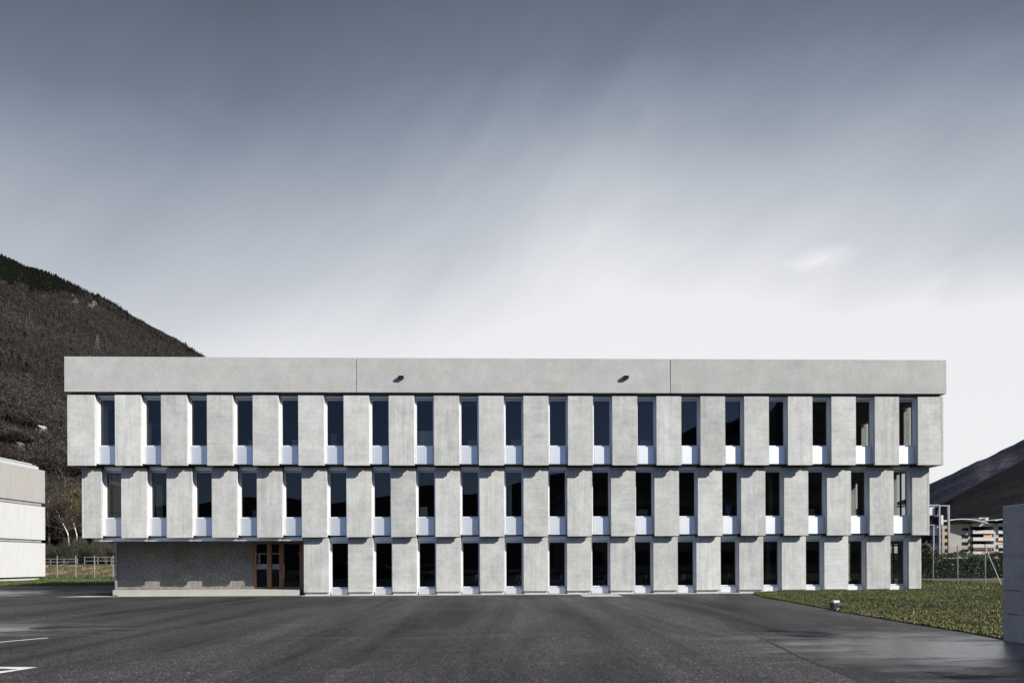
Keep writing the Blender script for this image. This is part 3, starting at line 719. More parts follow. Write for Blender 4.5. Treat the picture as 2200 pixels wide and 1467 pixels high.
# things inside
desk0 = None
for k, (fl, i, oy, lab) in enumerate(((3, -9, .75, 'desk with a screen behind the top floor window second from the left corner'), (3, -7, .8, 'desk with a screen behind the fourth top floor window from the left'), (3, -6, .7, 'desk with a screen behind the fifth top floor window from the left'), (3, -2, .8, 'desk with a screen behind the top floor window right of the frosted cabinet'),
        (3, -1, .75, 'desk with a screen behind the top floor window straight above the leaning panel'), (3, 2, .8, 'desk with a screen left of the second parapet joint on the top floor'), (2, -7, .8, 'desk with a screen behind the fourth middle floor window from the left'), (2, 2, .9, 'desk with a screen on the middle floor above the third chair right of the plates'), (2, 6, .9, 'desk with a screen on the middle floor third window from the right corner'))):
    if desk0 is None:
        d_ = thing('desk', lab, 'desk'); MB().box(-.8, .8, 0, .75, .70, .73).build('desk_top', M['white'], d_)
        for sx in (-.74, .74): MB().box(sx - .03, sx + .03, .08, .67, 0, .70).build('leg', M['galv'], d_)
        sc_ = MB().box(-.26, .26, .30, .335, .86, 1.19).build('screen', M['frost0'], d_); MB().box(-.03, .03, .32, .36, .73, .90).box(-.11, .11, .25, .42, .73, .742).build('stand', M['galv'], sc_); desk0 = d_
    else: d_ = copy_tree(desk0)
    d_.location = (i * PITCH + GAP0 + .62, FL[fl]['y'] + oy, FL[fl]['zb'] + .27); d_['label'] = lab; d_['group'] = 'desks behind the office windows'
LEG = M['galv']
def make_chair(label):
    t = thing('chair', label, 'chair'); a = MB(); n = 9
    prof = [(.24, .45), (.20, .44), (.05, .43), (-.10, .435), (-.18, .47), (-.22, .56), (-.245, .70), (-.26, .85)]
    for j, (y, z) in enumerate(prof):
        w = .23 if j < 5 else .23 - (j - 4) * .015
        for k in range(n):
            u = k / (n - 1) * 2 - 1; lift = .06 * u * u * (1 if j < 5 else 0); fw = .07 * u * u * (1 if j >= 4 else 0)
            a.v.append((u * w, y + fw, z + lift))
    for j in range(len(prof) - 1):
        for k in range(n - 1): q = j * n + k; a.f.append((q, q + 1, q + n + 1, q + n)); a.m.append(0)
    o = a.build('seat_shell', simple('seat_shell_' + label[:4], (.62, .60, .56) if 'tan' not in label else (.42, .30, .20), .5), t, True)
    sm = o.modifiers.new('thick', 'SOLIDIFY'); sm.thickness = .012
    for sx in (-1, 1):
        for sy in (-1, 1): MB().tube([(sx * .12, sy * .10, .42), (sx * .23, sy * .24, 0)], .010, 6).build('leg', LEG, t)
    return t
def place(t, x, y, z, rz): t.location = (x, y, z); t.rotation_euler = (0, 0, rz); return t
c0 = make_chair('pale shell chair')
spots = [(0, .62, 2.1, 1.2), (1, .68, 2.0, 1.5), (2, .70, 2.1, 1.3), (3, .55, 2.3, 1.9), (-1, .60, 2.2, 1.0), (-2, .5, 2.3, 1.6), (4, .66, 2.2, 1.4)]
where = ['behind the ground window above the cover plates', 'behind the window above the right end of the cover plates', 'second window right of the plates',
         'third window right of the cover plates', 'in the window just left of the cover plates', 'two windows left of the cover plates', 'fourth window right of the cover plates']
for k, (i, ox, oy, rz) in enumerate(spots):
    c = c0 if k == 0 else copy_tree(c0)
    place(c, i * PITCH + GAP0 + ox, oy, .14, rz); c['group'] = 'shell chairs inside the ground floor'
    c['label'] = 'pale shell chair ' + where[k]
tc_ = make_chair('tan backed chair at the white table in the second last ground floor window')
place(tc_, 7 * PITCH + GAP0 - .02, 2.4, .14, -1.5)
place(copy_tree(tc_), 6 * PITCH + GAP0 + .05, 2.2, .14, 1.3)['label'] = 'tan backed chair in the ground floor window left of the white table'
t = thing('table', 'white topped table in the second last ground floor window', 'table', (7 * PITCH + GAP0 + .95, 2.9, .14))
MB().box(-.55, .55, -.4, .4, .72, .75).build('table_top', M['white'], t)
for sx in (-1, 1):
    for sy in (-1, 1): MB().tube([(sx * .5, sy * .35, 0), (sx * .5, sy * .35, .72)], .018, 6).build('leg', LEG, t)
t = thing('coat_stand', 'black coat stand behind the last ground floor window on the right', 'coat stand', (8 * PITCH + GAP0 + .62, 2.0, .14))
MB().tube([(0, 0, 0), (0, 0, 1.95)], .022, 8).build('pole', M['black'], t)
a = MB()
for z in (1.62, 1.82):
    for k in range(4):
        q = k * math.pi / 2 + .3; a.tube([(0, 0, z), (.18 * math.cos(q), .18 * math.sin(q), z + .02), (.22 * math.cos(q), .22 * math.sin(q), z + .09)], .014, 6)
a.build('hook', M['black'], t)
a = MB()
for k in range(4): q = k * math.pi / 2 + .3; a.tube([(0, 0, .10), (.22 * math.cos(q), .22 * math.sin(q), 0)], .014, 6)
a.build('foot', M['black'], t)
def cabinet(X, Y, z, w, d, h, m, label, name='storage_cabinet', cat='cabinet'):
    t = thing(name, label, cat, (X, Y, z)); MB().box(-w / 2, w / 2, 0, d, 0, h).build('body', m, t, bevel=.01)
    MB().box(-w / 2 + .02, -.005, -.015, -.001, .03, h - .03).box(.005, w / 2 - .02, -.015, -.001, .03, h - .03).build('front', m, t, bevel=.003); return t
M['frost'] = simple('frosted_panel', (.60, .66, .62), .4, 0, .06, 2)

def bluem():
    m, nt, b = newmat('blue_print'); t = nd(nt, 'ShaderNodeTexCoord'); v = nd(nt, 'ShaderNodeTexVoronoi', in_Scale=14.0); lk(nt, t.outputs['Object'], v.inputs[0])
    lk(nt, ramp(nt, v.outputs['Distance'], [(.2, (.45, .6, .75)), (.4, (.05, .14, .30)), (.8, (.03, .09, .2))]), b.inputs['Base Color']); return m
M['blueprint'] = bluem()
cabinet(-3 * PITCH + GAP0 + .48, .62, 6.75, .90, .4, 1.55, M['frost'], 'pale frosted cabinet at the top floor window left of the building middle')
cabinet(-5 * PITCH + GAP0 + .32, .62, 6.75, .36, .3, 1.42, M['blueprint'], 'tall blue patterned carton in the top floor window left of the parapet joint', 'carton', 'box')
cabinet(5 * PITCH + GAP0 + .52 - PITCH, 1.15, 3.2, .30, .25, 1.35, M['blueprint'], 'slim blue printed carton on the middle floor right of the building middle', 'carton', 'box')
cabinet(-3 * PITCH + GAP0 + .30, 1.15, 3.2, .42, .3, 1.30, M['frost'], 'white screen standing at the middle floor window below the frosted cabinet', 'display_screen', 'screen')
cabinet(0 * PITCH + GAP0 - PITCH + .22, 1.25, 3.2, .34, .1, 2.5, M['frost'], 'tall pale panel leaning in the middle floor window near the building middle', 'pin_board', 'board')
for fl, i, ox, lab in ((2, -4, .2, 'thin white linear lamp hanging behind the middle floor window above the third ground window'), (2, -3, .1, 'thin white linear lamp hanging above the white screen on the middle floor'), (3, 0, .25, 'thin white linear lamp hanging on the top floor right of the building middle')):
    L = FL[fl]; X = i * PITCH + GAP0 + ox; z = L['zb'] + 3.0
    t = thing('pendant_lamp', lab, 'lamp', (X, L['y'] + 1.2, z), 0, 'linear lamps inside the offices')
    MB().box(-.03, .03, 0, 2.6, 0, .05).build('lamp_bar', M['white'], t)
    a = MB(); a.tube([(0, .3, .05), (0, .3, .5)], .004, 4); a.tube([(0, 2.3, .05), (0, 2.3, .5)], .004, 4); a.build('cable', M['galv'], t)

# ------------------------------------------------------------------ white neighbour at the left
XL = atD(97, 1089, 66.6).x; YN = atD(97, 1089, 66.6).y
def nz(py): return atD(97, py, 66.6).z
N = thing('neighbour_building', 'long white and grey banded building at the left edge beside the asphalt yard', 'building', (0, 0, 0))
YB = -46.0
def nb(name, m, z0, z1, x=0.0, ye=0.0, bevel=0, th=.25, w=14):
    return MB().box(XL - w, XL + x, YB, YN - ye, z0, z1).build(name, m, N, bevel=bevel)
z = {k: nz(v) for k, v in dict(t3=1011.2, b3=1081, t2=1089, b2=1160, t1=1166.7, b1=1237.6).items()}
nb('facade_band', M['beige'], z['b3'], z['t3'], bevel=.02)['label'] = 'beige grey top band'
nb('facade_band', M['white_panel'], z['b2'], z['t2'], bevel=.02); nb('facade_band', M['white_panel'], z['b1'], z['t1'], bevel=.02)
for za, zb2 in ((z['t2'], z['b3']), (z['t1'], z['b2'])):
    nb('band_recess', M['core'], za + .001, zb2 - .001, -.5, .8)
    nb('metal_strip', M['zinc'], za + .06, zb2 - .07, -.10, .42, w=.3)
nb('plinth', M['parapet'], .0, z['b1'] - .06, -.25, .55)
nb('roof_edge', M['alu'], z['t3'] + .001, z['t3'] + .30, -.28, .50, w=13)
nb('roof_edge', M['galv'], z['t3'] + .301, z['t3'] + .42, -.40, .60, w=12.6)
MB().box(XL - 12.6, XL - .6, YB, YN - 1.0, z['t3'] + .42, z['t3'] + .55).build('roof_coping', M['alu'], N)

# ------------------------------------------------------------------ grey wall at the right edge of the picture
wx, wy = atZ(2153, 1375).x + .02, atZ(2153, 1375).y
t = thing('concrete_wall', 'grey cast concrete wall end standing at the right edge on the lawn border', 'wall', (wx, wy, 0))
MB().box(0, .30, -13.5, 0, -.02, 2.74).build('wall_body', M['wall_grey'], t, bevel=.012)
a = MB()
for yy0, yy1, z in ((-.50, -.04, 1.03), (-.40, -.14, .55)): a.box(-.0035, .001, yy0, yy1, z - .008, z + .008)
a.box(-.003, .001, -13.4, -.02, 1.705, 1.712).box(-.003, .001, -13.4, -.45, .546, .552)
a.build('formwork_joint', M['seam'], t)

# floodlight
fp = atZ(1797, 1312)
t = thing('floodlight', 'small black and silver floodlight on a short stub at the lawn edge', 'floodlight', (fp.x, fp.y, .0), .15)
MB().tube([(.02, 0, -.02), (.02, 0, .10)], .035, 10).box(-.05, .09, -.05, .05, .095, .105).build('stub_post', M['alu_matt'], t)
MB().box(-.17, .0, -.09, .09, .10, .27).box(-.172, -.12, -.10, .10, .085, .28).build('lamp_body', M['black'], t, bevel=.008)
a = MB(); a.tube([(.001, 0, .19), (.12, 0, .19)], .085, 20); a.build('lens', M['lens'], t)
a = MB(); a.tube([(.121, 0, .19), (.155, 0, .19)], .092, 20); a.build('rim', M['lens'], t)
MB().box(-.14, .07, -.07, .07, .285, .34).box(-.12, -.10, -.05, .05, .27, .286).build('bracket', M['alu_matt'], t, bevel=.004)

# ------------------------------------------------------------------ fences
def fence(name, label, pts, zf, h, brace=(), wire_alpha=1, wr=.003, step=.12):
    t = thing(name, label, 'fence')
    for i, (x, y) in enumerate(pts):
        z0 = zf(x, y); MB().tube([(x, y, z0 - .1), (x, y, z0 + h)], .034, 8).build('post', M['galv'], t)
    for i, sgn in brace:
        x, y = pts[i]; d = (Vector(pts[min(i + 1, len(pts) - 1)]) - Vector(pts[i - 1])).normalized() * sgn * 1.45
        MB().tube([(x, y, zf(x, y) + h * .93), (x + d.x, y + d.y, zf(x, y))], .026, 6).build('brace', M['galv'], t)
    a = MB()
    for (x0, y0), (x1, y1) in zip(pts, pts[1:]):
        L = math.hypot(x1 - x0, y1 - y0); z0, z1 = zf(x0, y0), zf(x1, y1); n = int(L / step); hh = h * .95
        P = lambda u, v: (x0 + (x1 - x0) * u, y0 + (y1 - y0) * u, z0 + (z1 - z0) * u + v)
        for k in range(-int(hh / step), n):
            for d in (0, 1):
                ua, va, ub, vb = k * step, 0.02, k * step + hh, hh
                if ua < 0: va += -ua; ua = 0
                if ub > L: vb -= ub - L; ub = L
                if d: ua, ub = L - ua, L - ub
                if vb > va: a.tube([P(ua / L, va), P(ub / L, vb)], wr, 3, cap=False)
        for v in (.03, hh * .5, hh): a.tube([P(0, v), P(1, v)], wr * 1.5, 3, cap=False)
    a.build('wire_mesh', M['wire'], t); return t
M['wire'] = simple('green_wire', (.05, .055, .05), .6, .3)
p1, p2, p3 = atD(2005, 1247, 48.2), atD(2058, 1249, 45.4), atD(2117, 1252, 42.6)
d = Vector((p3.x - p1.x, p3.y - p1.y)) / 2
pr = [(p3.x - d.x * k, p3.y - d.y * k) for k in range(5, -1, -1)] + [(p3.x + d.x * k, p3.y + d.y * k) for k in (1, 2, 3, 4)]
fence('wire_fence', 'tall wire mesh fence on steel posts with slanted braces beyond the lawn at the right', pr, lambda x, y: .15, 2.47, ((5, 1), (5, -1)), wr=.0022)
fx0 = atY(123, 1240, 34).x; fdx = (atY(243, 1236, 34).x - fx0) / 3
pl = [(fx0 + fdx * k, 34.0) for k in range(-1, 13)]
fence('wire_fence', 'wire fence on thin galvanised posts across the grass between the two buildings', pl, gz, 2.22, ((0, 1),), wr=.0022)
# railing on the embankment
t = thing('railing', 'low galvanised two-rail railing on top of the grass bank behind the wire fence', 'railing')
def rail(x0, x1, y, zoff, h):
    n = int((x1 - x0) / 1.45)
    for k in range(n + 1):
        X = x0 + (x1 - x0) * k / n; MB().box(X - .035, X + .035, y - .03, y + .03, gz(X, y) - .1, gz(X, y) + h).build('post', M['galv'], t)
    zc = gz((x0 + x1) / 2, y)
    for v in (.42, .93):
        MB().box(x0, x1, y - .055, y - .031, zc + h * v - .035, zc + h * v + .035).build('rail', M['galv'], t)
rail(-70, -49.2, 44.5, 0, .66); rail(-49.0, -22, 45.5, 0, .88)

# ------------------------------------------------------------------ foliage builders
def leaf_tris(r, center, rad, n, size, cols, shell=.35, flat=1.0, lumps=7):
    """leaf-sized triangles spread through lumpy volumes"""
    c = np.array(center); rad = np.array(rad)
    lc = r.normal(0, 1, (lumps, 3)); lc /= np.linalg.norm(lc, axis=1)[:, None]; lc = lc * r.uniform(.2, .68, (lumps, 1))
    which = r.integers(0, lumps, n)
    d = r.normal(0, 1, (n, 3)); d /= np.linalg.norm(d, axis=1)[:, None]
    p = lc[which] + d * (r.uniform(shell, 1, (n, 1)) ** .6) * r.uniform(.32, .48, (lumps, 1))[which]
    p = c + p * rad
    A_ = r.normal(0, 1, (n, 3)); A_ /= np.linalg.norm(A_, axis=1)[:, None]
    B_ = np.cross(A_, r.normal(0, 1, (n, 3))); B_ /= np.linalg.norm(B_, axis=1)[:, None]
    s = size * r.uniform(.6, 1.4, (n, 1))
    V = np.stack([p - A_ * s * .5, p + A_ * s * .5, p + B_ * s], 1)
    C = np.array(cols)[r.integers(0, len(cols), n)] * r.uniform(.6, 1.4, (n, 1))
    return V, C
def shrub(name, label, cat, base, rad, n, size, cols, seed, group=None, stems=7):
    t = thing(name, label, cat, base, 0, group); r = np.random.default_rng(seed); rr = random.Random(seed)
    a = MB()
    for k in range(stems):
        q = rr.uniform(0, 6.28); e = rr.uniform(.3, .8)
        a.tube([(0, 0, -.05), (rad[0] * .35 * e * math.cos(q), rad[1] * .35 * e * math.sin(q), rad[2] * .6), (rad[0] * e * math.cos(q), rad[1] * e * math.sin(q), rad[2] * rr.uniform(1.1, 1.6))], [.03, .02, .008], 5)
    a.build('stem', M['bark'], t)
    V, C = leaf_tris(r, (0, 0, rad[2]), rad, n, size, cols, lumps=11); V[:, :, 2] = np.maximum(V[:, :, 2], .02)
    tris('foliage', V, C, M['leaf'], t); return t
M['bark'] = simple('grey_bark', (.10, .085, .07), .9, 0, .3, 6, .2, .5)
def birchm():
    m, nt, b = newmat('birch_bark'); t = nd(nt, 'ShaderNodeTexCoord')
    n = noise_tex(nt, scaled(nt, t.outputs['Object'], (2, 2, 9)), 1.0, 5, .7)
    lk(nt, ramp(nt, n, [(.42, (.06, .05, .045)), (.50, (.55, .52, .47)), (.8, (.70, .67, .62))]), b.inputs['Base Color']); return m
M['birch'] = birchm()
def branch(rr, tw, out, p, d, L, rad, lvl, maxl, droop=0):
    pts = [p]; q = p.copy(); dd = d.copy(); seg = 4
    for k in range(seg):
        dd = (dd + Vector((rr.gauss(0, .13), rr.gauss(0, .13), rr.gauss(0, .08) - droop))).normalized(); q = q + dd * (L / seg); pts.append(q.copy())
    out.tube(pts, [rad * (1 - .16 * k) for k in range(seg + 1)], 4 if lvl else 6, cap=False)
    if lvl >= maxl:
        for k in range(9):
            b0 = pts[rr.randint(1, seg)]; v = (dd + Vector((rr.gauss(0, .55), rr.gauss(0, .55), rr.gauss(0, .4)))).normalized() * L * rr.uniform(.35, .9)
            s = v.cross(Vector((rr.gauss(0, 1), rr.gauss(0, 1), rr.gauss(0, 1)))).normalized() * .016
            tw.append((tuple(b0 - s), tuple(b0 + s), tuple(b0 + v)))
        return
    for k in range(rr.randint(4, 6)):
        j = rr.randint(1, seg); v = Vector((rr.gauss(0, 1), rr.gauss(0, 1), rr.uniform(-.1, .9))).normalized()
        branch(rr, tw, out, pts[j], (dd * .75 + v * .75).normalized(), L * rr.uniform(.42, .62), rad * .42, lvl + 1, maxl, droop)
def bare_tree(label, base, path, rad, seed, bark, twc, maxl=3, blen=3.2, group=None, leaf=None, name='bare_tree'):
    t = thing(name, label, 'tree', base, 0, group); rr = random.Random(seed)
    P = [Vector(p) for p in path]; MB().tube(P, [rad * (1 - .85 * i / (len(P) - 1)) for i in range(len(P))], 8).build('trunk', bark, t, True)
    out, tw = MB(), []
    tot = sum((b - a_).length for a_, b in zip(P, P[1:]))
    for k in range(26):
        u = rr.uniform(.22, 1) * (len(P) - 1); i = min(int(u), len(P) - 2); p = P[i].lerp(P[i + 1], u - i)
        q = rr.uniform(0, 6.28); v = Vector((math.cos(q), math.sin(q), rr.uniform(.2, 1.0))).normalized()
        branch(rr, tw, out, p, v, blen * (1.15 - .7 * u / (len(P) - 1)) * rr.uniform(.7, 1.1), rad * .30, 1, maxl)
    cr = out.build('crown', M['bark'], t)
    C = np.array(twc) * np.random.default_rng(seed).uniform(.6, 1.5, (len(tw), 1))
    tris('twigs', np.array(tw), C, M['twig'], cr)
    if leaf:
        r = np.random.default_rng(seed); tw = np.array(tw); k = r.integers(0, len(tw), leaf[0]); u = r.uniform(.2, 1, (leaf[0], 1))
        p = tw[k, 0] * (1 - u) + tw[k, 2] * u; A_ = r.normal(0, leaf[1], (leaf[0], 3)); B_ = r.normal(0, leaf[1], (leaf[0], 3))
        tris('buds', np.stack([p, p + A_, p + B_], 1), np.array(leaf[2]) * r.uniform(.6, 1.4, (leaf[0], 1)), M['leaf'], cr)
    return t
# trees and bushes between the two buildings (about 75-95 m away)
def gp(px, t, z=1.6): v = atD(px, 1200, t + 9); return (v.x, v.y, z)
def pathto(base, pix, t): return [(0, 0, 0)] + [tuple(atD(x, y, t + 9) - Vector(base)) for x, y in pix]
b1 = gp(152, 80); bare_tree('white barked birch leaning to the left, its forked top bent over', b1, pathto(b1, [(146, 1146), (138, 1130), (127, 1108), (121, 1096), (114, 1091), (106, 1086)], 80), .085, 3, M['birch'], (.06, .045, .035), 3, 2.3)
b2 = gp(166, 82); bare_tree('white barked birch with a kinked trunk close to the office block', b2, pathto(b2, [(165, 1149), (161, 1133), (157, 1122), (152, 1108), (151, 1097), (153, 1084), (155, 1068)], 82), .085, 8, M['birch'], (.07, .055, .035), 3, 2.2, leaf=(2600, .05, (.16, .17, .05)))
b3 = gp(182, 88); bare_tree('slim tree with first yellow green buds beside the kinked birch', b3, pathto(b3, [(180, 1140), (178, 1110), (176, 1085), (172, 1062)], 88), .13, 12, M['bark'], (.07, .06, .035), 3, 2.8, leaf=(5200, .055, (.15, .155, .05)))
for k, (px, t_, top, sd, lab, cc) in enumerate([(104, 84, 1060, 21, 'dark bare tree right behind the corner of the white building', (.045, .035, .03)), (124, 92, 1045, 22, 'tall grey brown bare tree behind the leaning birch', (.06, .05, .045)),
        (208, 86, 1075, 23, 'purple brown bare tree half hidden by the office block', (.055, .042, .04)), (226, 93, 1060, 24, 'bare tree seen under the overhang of the office block', (.05, .038, .035)),
        (140, 98, 1030, 25, 'highest bare tree in the gap between the buildings', (.05, .042, .036)), (165, 104, 1022, 26, 'bare tree behind the budding tree', (.052, .042, .036)), (245, 90, 1100, 27, 'low bare tree at the left end of the aggregate wall', (.05, .04, .035))]):
    b = gp(px, t_); bare_tree(lab, b, pathto(b, [(px + 2, 1150), (px - 2, (1150 + top) / 2), (px + 1, top)], t_), .16, sd, M['bark'], cc, 3, 3.4, 'bare trees behind the grass bank')
BR = [(.05, .038, .032), (.065, .05, .042), (.04, .032, .028)]
DG = [(.022, .032, .012), (.035, .045, .018), (.05, .05, .025)]
for k, (px, t_, rx, rz_, cols, lab) in enumerate([(143, 72, 1.9, 1.75, DG, 'dark green bush below the leaning birch'), (108, 74, 1.8, 1.5, BR, 'brown bush beside the corner of the white building'), (203, 73, 1.7, 1.35, DG, 'dark evergreen bush right of the birches'),
        (178, 74, 2.0, 1.9, BR, 'purplish brown leafless bush between the two dark bushes'), (228, 75, 2.1, 1.7, BR, 'brown leafless bush under the office overhang'), (250, 77, 1.8, 1.5, BR, 'brown bush at the end of the aggregate wall'), (90, 78, 2.2, 1.8, DG, 'green bush mostly behind the white building'),
        (160, 78, 1.8, 1.9, BR, 'brown thicket at the foot of the kinked birch'), (212, 78, 2.0, 2.2, BR, 'tall brown thicket behind the dark evergreen bush')]):
    shrub('bush', lab, 'bush', gp(px, t_, 1.6), (rx, rx * .9, rz_), 9000, .06, cols, 40 + k, 'bushes along the bank')

# hedge and shrub at the right
def hedge(label, x0, x1, y, z0, h, d, n, seed):
    t = thing('hedge', label, 'hedge', (0, 0, 0)); r = np.random.default_rng(seed)
    V = []
    x = r.uniform(x0, x1, n); top = h * (1 + .07 * np.sin(x * 1.7) + .05 * np.sin(x * 4.3 + 1)); f = r.uniform(0, 1, n)
    side_ = r.uniform(0, 1, n) < .55
    yy = np.where(side_, y + r.uniform(-.12, .15, n), y + r.uniform(0, d, n)); zz = np.where(side_, z0 + f * top, z0 + top + r.uniform(-.15, .14, n))
    p = np.stack([x, yy, zz], 1); A_ = r.normal(0, 1, (n, 3)); A_ /= np.linalg.norm(A_, axis=1)[:, None]; B_ = np.cross(A_, r.normal(0, 1, (n, 3))); B_ /= np.linalg.norm(B_, axis=1)[:, None]
    s = .085 * r.uniform(.6, 1.5, (n, 1)); V = np.stack([p - A_ * s * .5, p + A_ * s * .5, p + B_ * s * 1.3], 1)
    C = np.array([(.022, .034, .014), (.035, .05, .02), (.06, .075, .03)])[r.integers(0, 3, n)] * r.uniform(.6, 1.5, (n, 1))
    up = zz > z0 + top - .3; C[up] *= 1.5  # lighter top leaves: sun glints put into their colour
    tris('foliage', V, C, M['gloss_leaf'], t)
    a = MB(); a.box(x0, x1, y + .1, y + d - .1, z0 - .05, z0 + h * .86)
    a.build('inner_shade', M['hedge_in'], t); return t  # near-black box standing in for the shade inside the hedge
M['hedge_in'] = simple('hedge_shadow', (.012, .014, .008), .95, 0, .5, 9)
M['gloss_leaf'] = vcol('laurel_leaf', .5, .25)
HY = atD(2060, 1240, 58).y
hedge('clipped dark laurel hedge running behind the lane at the right', 20, 64, HY, .10, 1.92, 1.3, 42000, 9)
shrub('shrub', 'wide dark evergreen shrub standing up from the hedge beside the office corner', 'shrub', (atD(1992, 1200, 57).x, HY - .3, .1), (1.35, 1.1, 1.75), 6000, .12, [(.022, .034, .014), (.04, .055, .022), (.07, .085, .04)], 61)
# lane behind the right fence
a = MB(); a.face([(22, HY - 6.2, gz(30, HY - 6) + .004), (120, HY - 6.2, gz(30, HY - 6) + .004), (120, HY - 1.2, gz(30, HY - 2) + .004), (22, HY - 1.2, gz(30, HY - 2) + .004)])
struct(a.build('lane', simple('grey_lane', (.10, .092, .09), .8, 0, .2, 2)))

# ------------------------------------------------------------------ distant buildings at the right
def T(t_): return lambda px, py: atD(px, py, t_)
P = T(275.0)
def slabpx(px0, px1, py0, py1, t0, t1, m, parent, name, bevel=0):
    """a block whose front face spans these picture bounds at distance t0 and reaches back to t1"""
    Y0 = CY + t0 * .985; a0, a1 = atY(px0, py1, Y0), atY(px1, py0, Y0)
    return MB().box(a0.x, a1.x, Y0, Y0 + (t1 - t0), a0.z, a1.z).build(name, m, parent)
M['apt'] = simple('apartment_render', (.42, .40, .36), .8, 0, .08, .2)
M['apt_shade'] = simple('apartment_shaded', (.33, .31, .275), .85, 0, .08, .2)  # darker copy of the render, shade on these walls put into the colour
M['balc'] = simple('balcony_parapet', (.50, .49, .46), .8, 0, .08, .3)
M['dark_win'] = simple('dark_window', (.012, .013, .015), .15)
M['peach'] = simple('peach_render', (.40, .28, .18), .85, 0, .06, .3)
M['awning'] = simple('orange_awning', (.70, .33, .12), .8, 0, .15, .5)
M['steel'] = simple('grey_steel_frame', (.28, .29, .30), .5, .3)
AP = thing('apartment_block', 'beige apartment block with stacked balconies and a curved roof far behind the hedge', 'building')
slabpx(2026, 2084, 1125.5, 1215, 276, 300, M['apt_shade'], AP, 'wall')
slabpx(2083, 2240, 1123.4, 1215, 281, 300, M['apt_shade'], AP, 'wall')
slabpx(2135.5, 2145, 1125, 1215, 275.5, 280.9, M['apt'], AP, 'pier')
slabpx(2196, 2206, 1125, 1215, 275.5, 280.9, M['apt'], AP, 'pier')
for y0, y1 in ((1123.4, 1130.4), (1138.4, 1146), (1153.6, 1161.3), (1168.6, 1176.3), (1183.7, 1191.7), (1199, 1206)):
    for x0, x1 in ((2091, 2135.4), (2145.1, 2195.9)): slabpx(x0, x1, y0, y1, 275, 280.9, M['balc'], AP, 'balcony')
for y0, y1 in ((1131, 1138), (1146.5, 1153.2), (1161.6, 1168.2), (1176.6, 1183.4)):
    for x0, x1 in ((2092, 2104), (2108, 2118), (2122, 2133), (2147, 2158), (2164, 2180)): slabpx(x0, x1, y0, y1, 280.7, 280.95, M['dark_win'], AP, 'window')
for y0, y1 in ((1133.5, 1140), (1148.5, 1155.3), (1163.8, 1170.5), (1179, 1184.8)):
    slabpx(2068.3, 2071, y0, y1, 275.8, 276.2, M['dark_win'], AP, 'window'); slabpx(2073, 2081, y0, y1, 275.8, 276.2, M['dark_win'], AP, 'window')
for x0, x1, y0, y1 in ((2113.5, 2131.5, 1147.3, 1153.3), (2145.2, 2165, 1161.8, 1167.8), (2092, 2131, 1177.5, 1180.5)): slabpx(x0, x1, y0, y1, 275.6, 275.9, M['awning'], AP, 'awning')
a = MB(); n = 14
def arc(px0, px1, y0, ym, y1, t0, t1, thick=1.6):
    L = []
    for k in range(n + 1):
        u = k / n; py = y0 * (1 - u) ** 2 + 2 * (2 * ym - (y0 + y1) / 2) * u * (1 - u) + y1 * u * u; L.append(atD(px0 + (px1 - px0) * u, py, t0))
    for p, q in zip(L, L[1:]):
        dzv = Vector((0, 0, -thick / 5.33)); bk = Vector((0, t1 - t0, 0))
        a.face([p, q, q + bk, p + bk]); a.face([p + dzv, q + dzv, q, p]); a.face([p + dzv, p + dzv + bk, q + dzv + bk, q + dzv])
arc(2022, 2123, 1121, 1113.6, 1122.5, 273, 300); arc(2138, 2240, 1117, 1112.5, 1120, 273, 300)
a.build('curved_roof', simple('pale_roof_sheet', (.55, .55, .54), .5), AP)
slabpx(2046, 2090, 1117.5, 1125.4, 279, 292, M['apt'], AP, 'penthouse'); slabpx(2104, 2124, 1111.5, 1114.2, 283, 290, M['white'], AP, 'roof_plant'); slabpx(2117, 2123, 1112, 1118, 281, 283, M['apt'], AP, 'roof_plant'); slabpx(2091, 2150, 1119.5, 1123.3, 282, 299, M['dark_win'], AP, 'attic')
PW = thing('peach_building', 'narrow peach coloured house wing with small shuttered windows left of the apartment block', 'building')
slabpx(2019, 2041, 1128, 1210, 262, 272, M['peach'], PW, 'wall'); slabpx(2018.5, 2041.5, 1127, 1128, 261.8, 272, M['apt'], PW, 'roof')
for y0, y1 in ((1135, 1141), (1149, 1156), (1164, 1171), (1179, 1186)):
    slabpx(2023.5, 2026, y0, y1, 261.8, 262.1, M['dark_win'], PW, 'window'); slabpx(2032, 2036, y0, y1, 261.8, 262.1, M['dark_win'], PW, 'window')
FB = thing('framed_house', 'modern white house with glazed floors inside a grey steel frame beside the office', 'building')
def fb(x0, x1, y0, y1, t0, t1, m, nm): return slabpx(x0, x1, y0, y1, t0, t1, m, FB, nm)
fb(1900, 2019, 1083.5, 1086.8, 101, 112, M['steel'], 'roof'); fb(1900, 2016, 1088, 1106.4, 101.15, 112, M['white'], 'wall'); fb(2009.8, 2015, 1090, 1105, 101.05, 101.3, M['dark_win'], 'window')
fb(1900, 2016.5, 1106.5, 1108.2, 101.5, 112, M['white'], 'floor_slab'); fb(1900, 2017, 1109, 1126, 102.2, 111, M['dark_win'], 'glazing')
fb(1900, 2038, 1126.4, 1128.4, 101, 112, M['steel'], 'floor_slab'); fb(1900, 2007.5, 1129, 1147.5, 101.5, 111, M['apt'], 'wall'); fb(2007.8, 2019.5, 1129, 1147.5, 101.1, 111, M['white'], 'wall')
fb(1900, 2024, 1147.8, 1149.6, 101, 112, M['white'], 'floor_slab'); fb(1900, 2017, 1150, 1167.6, 102.2, 111, M['dark_win'], 'glazing'); fb(1900, 2038, 1168, 1170, 101, 112, M['steel'], 'floor_slab')
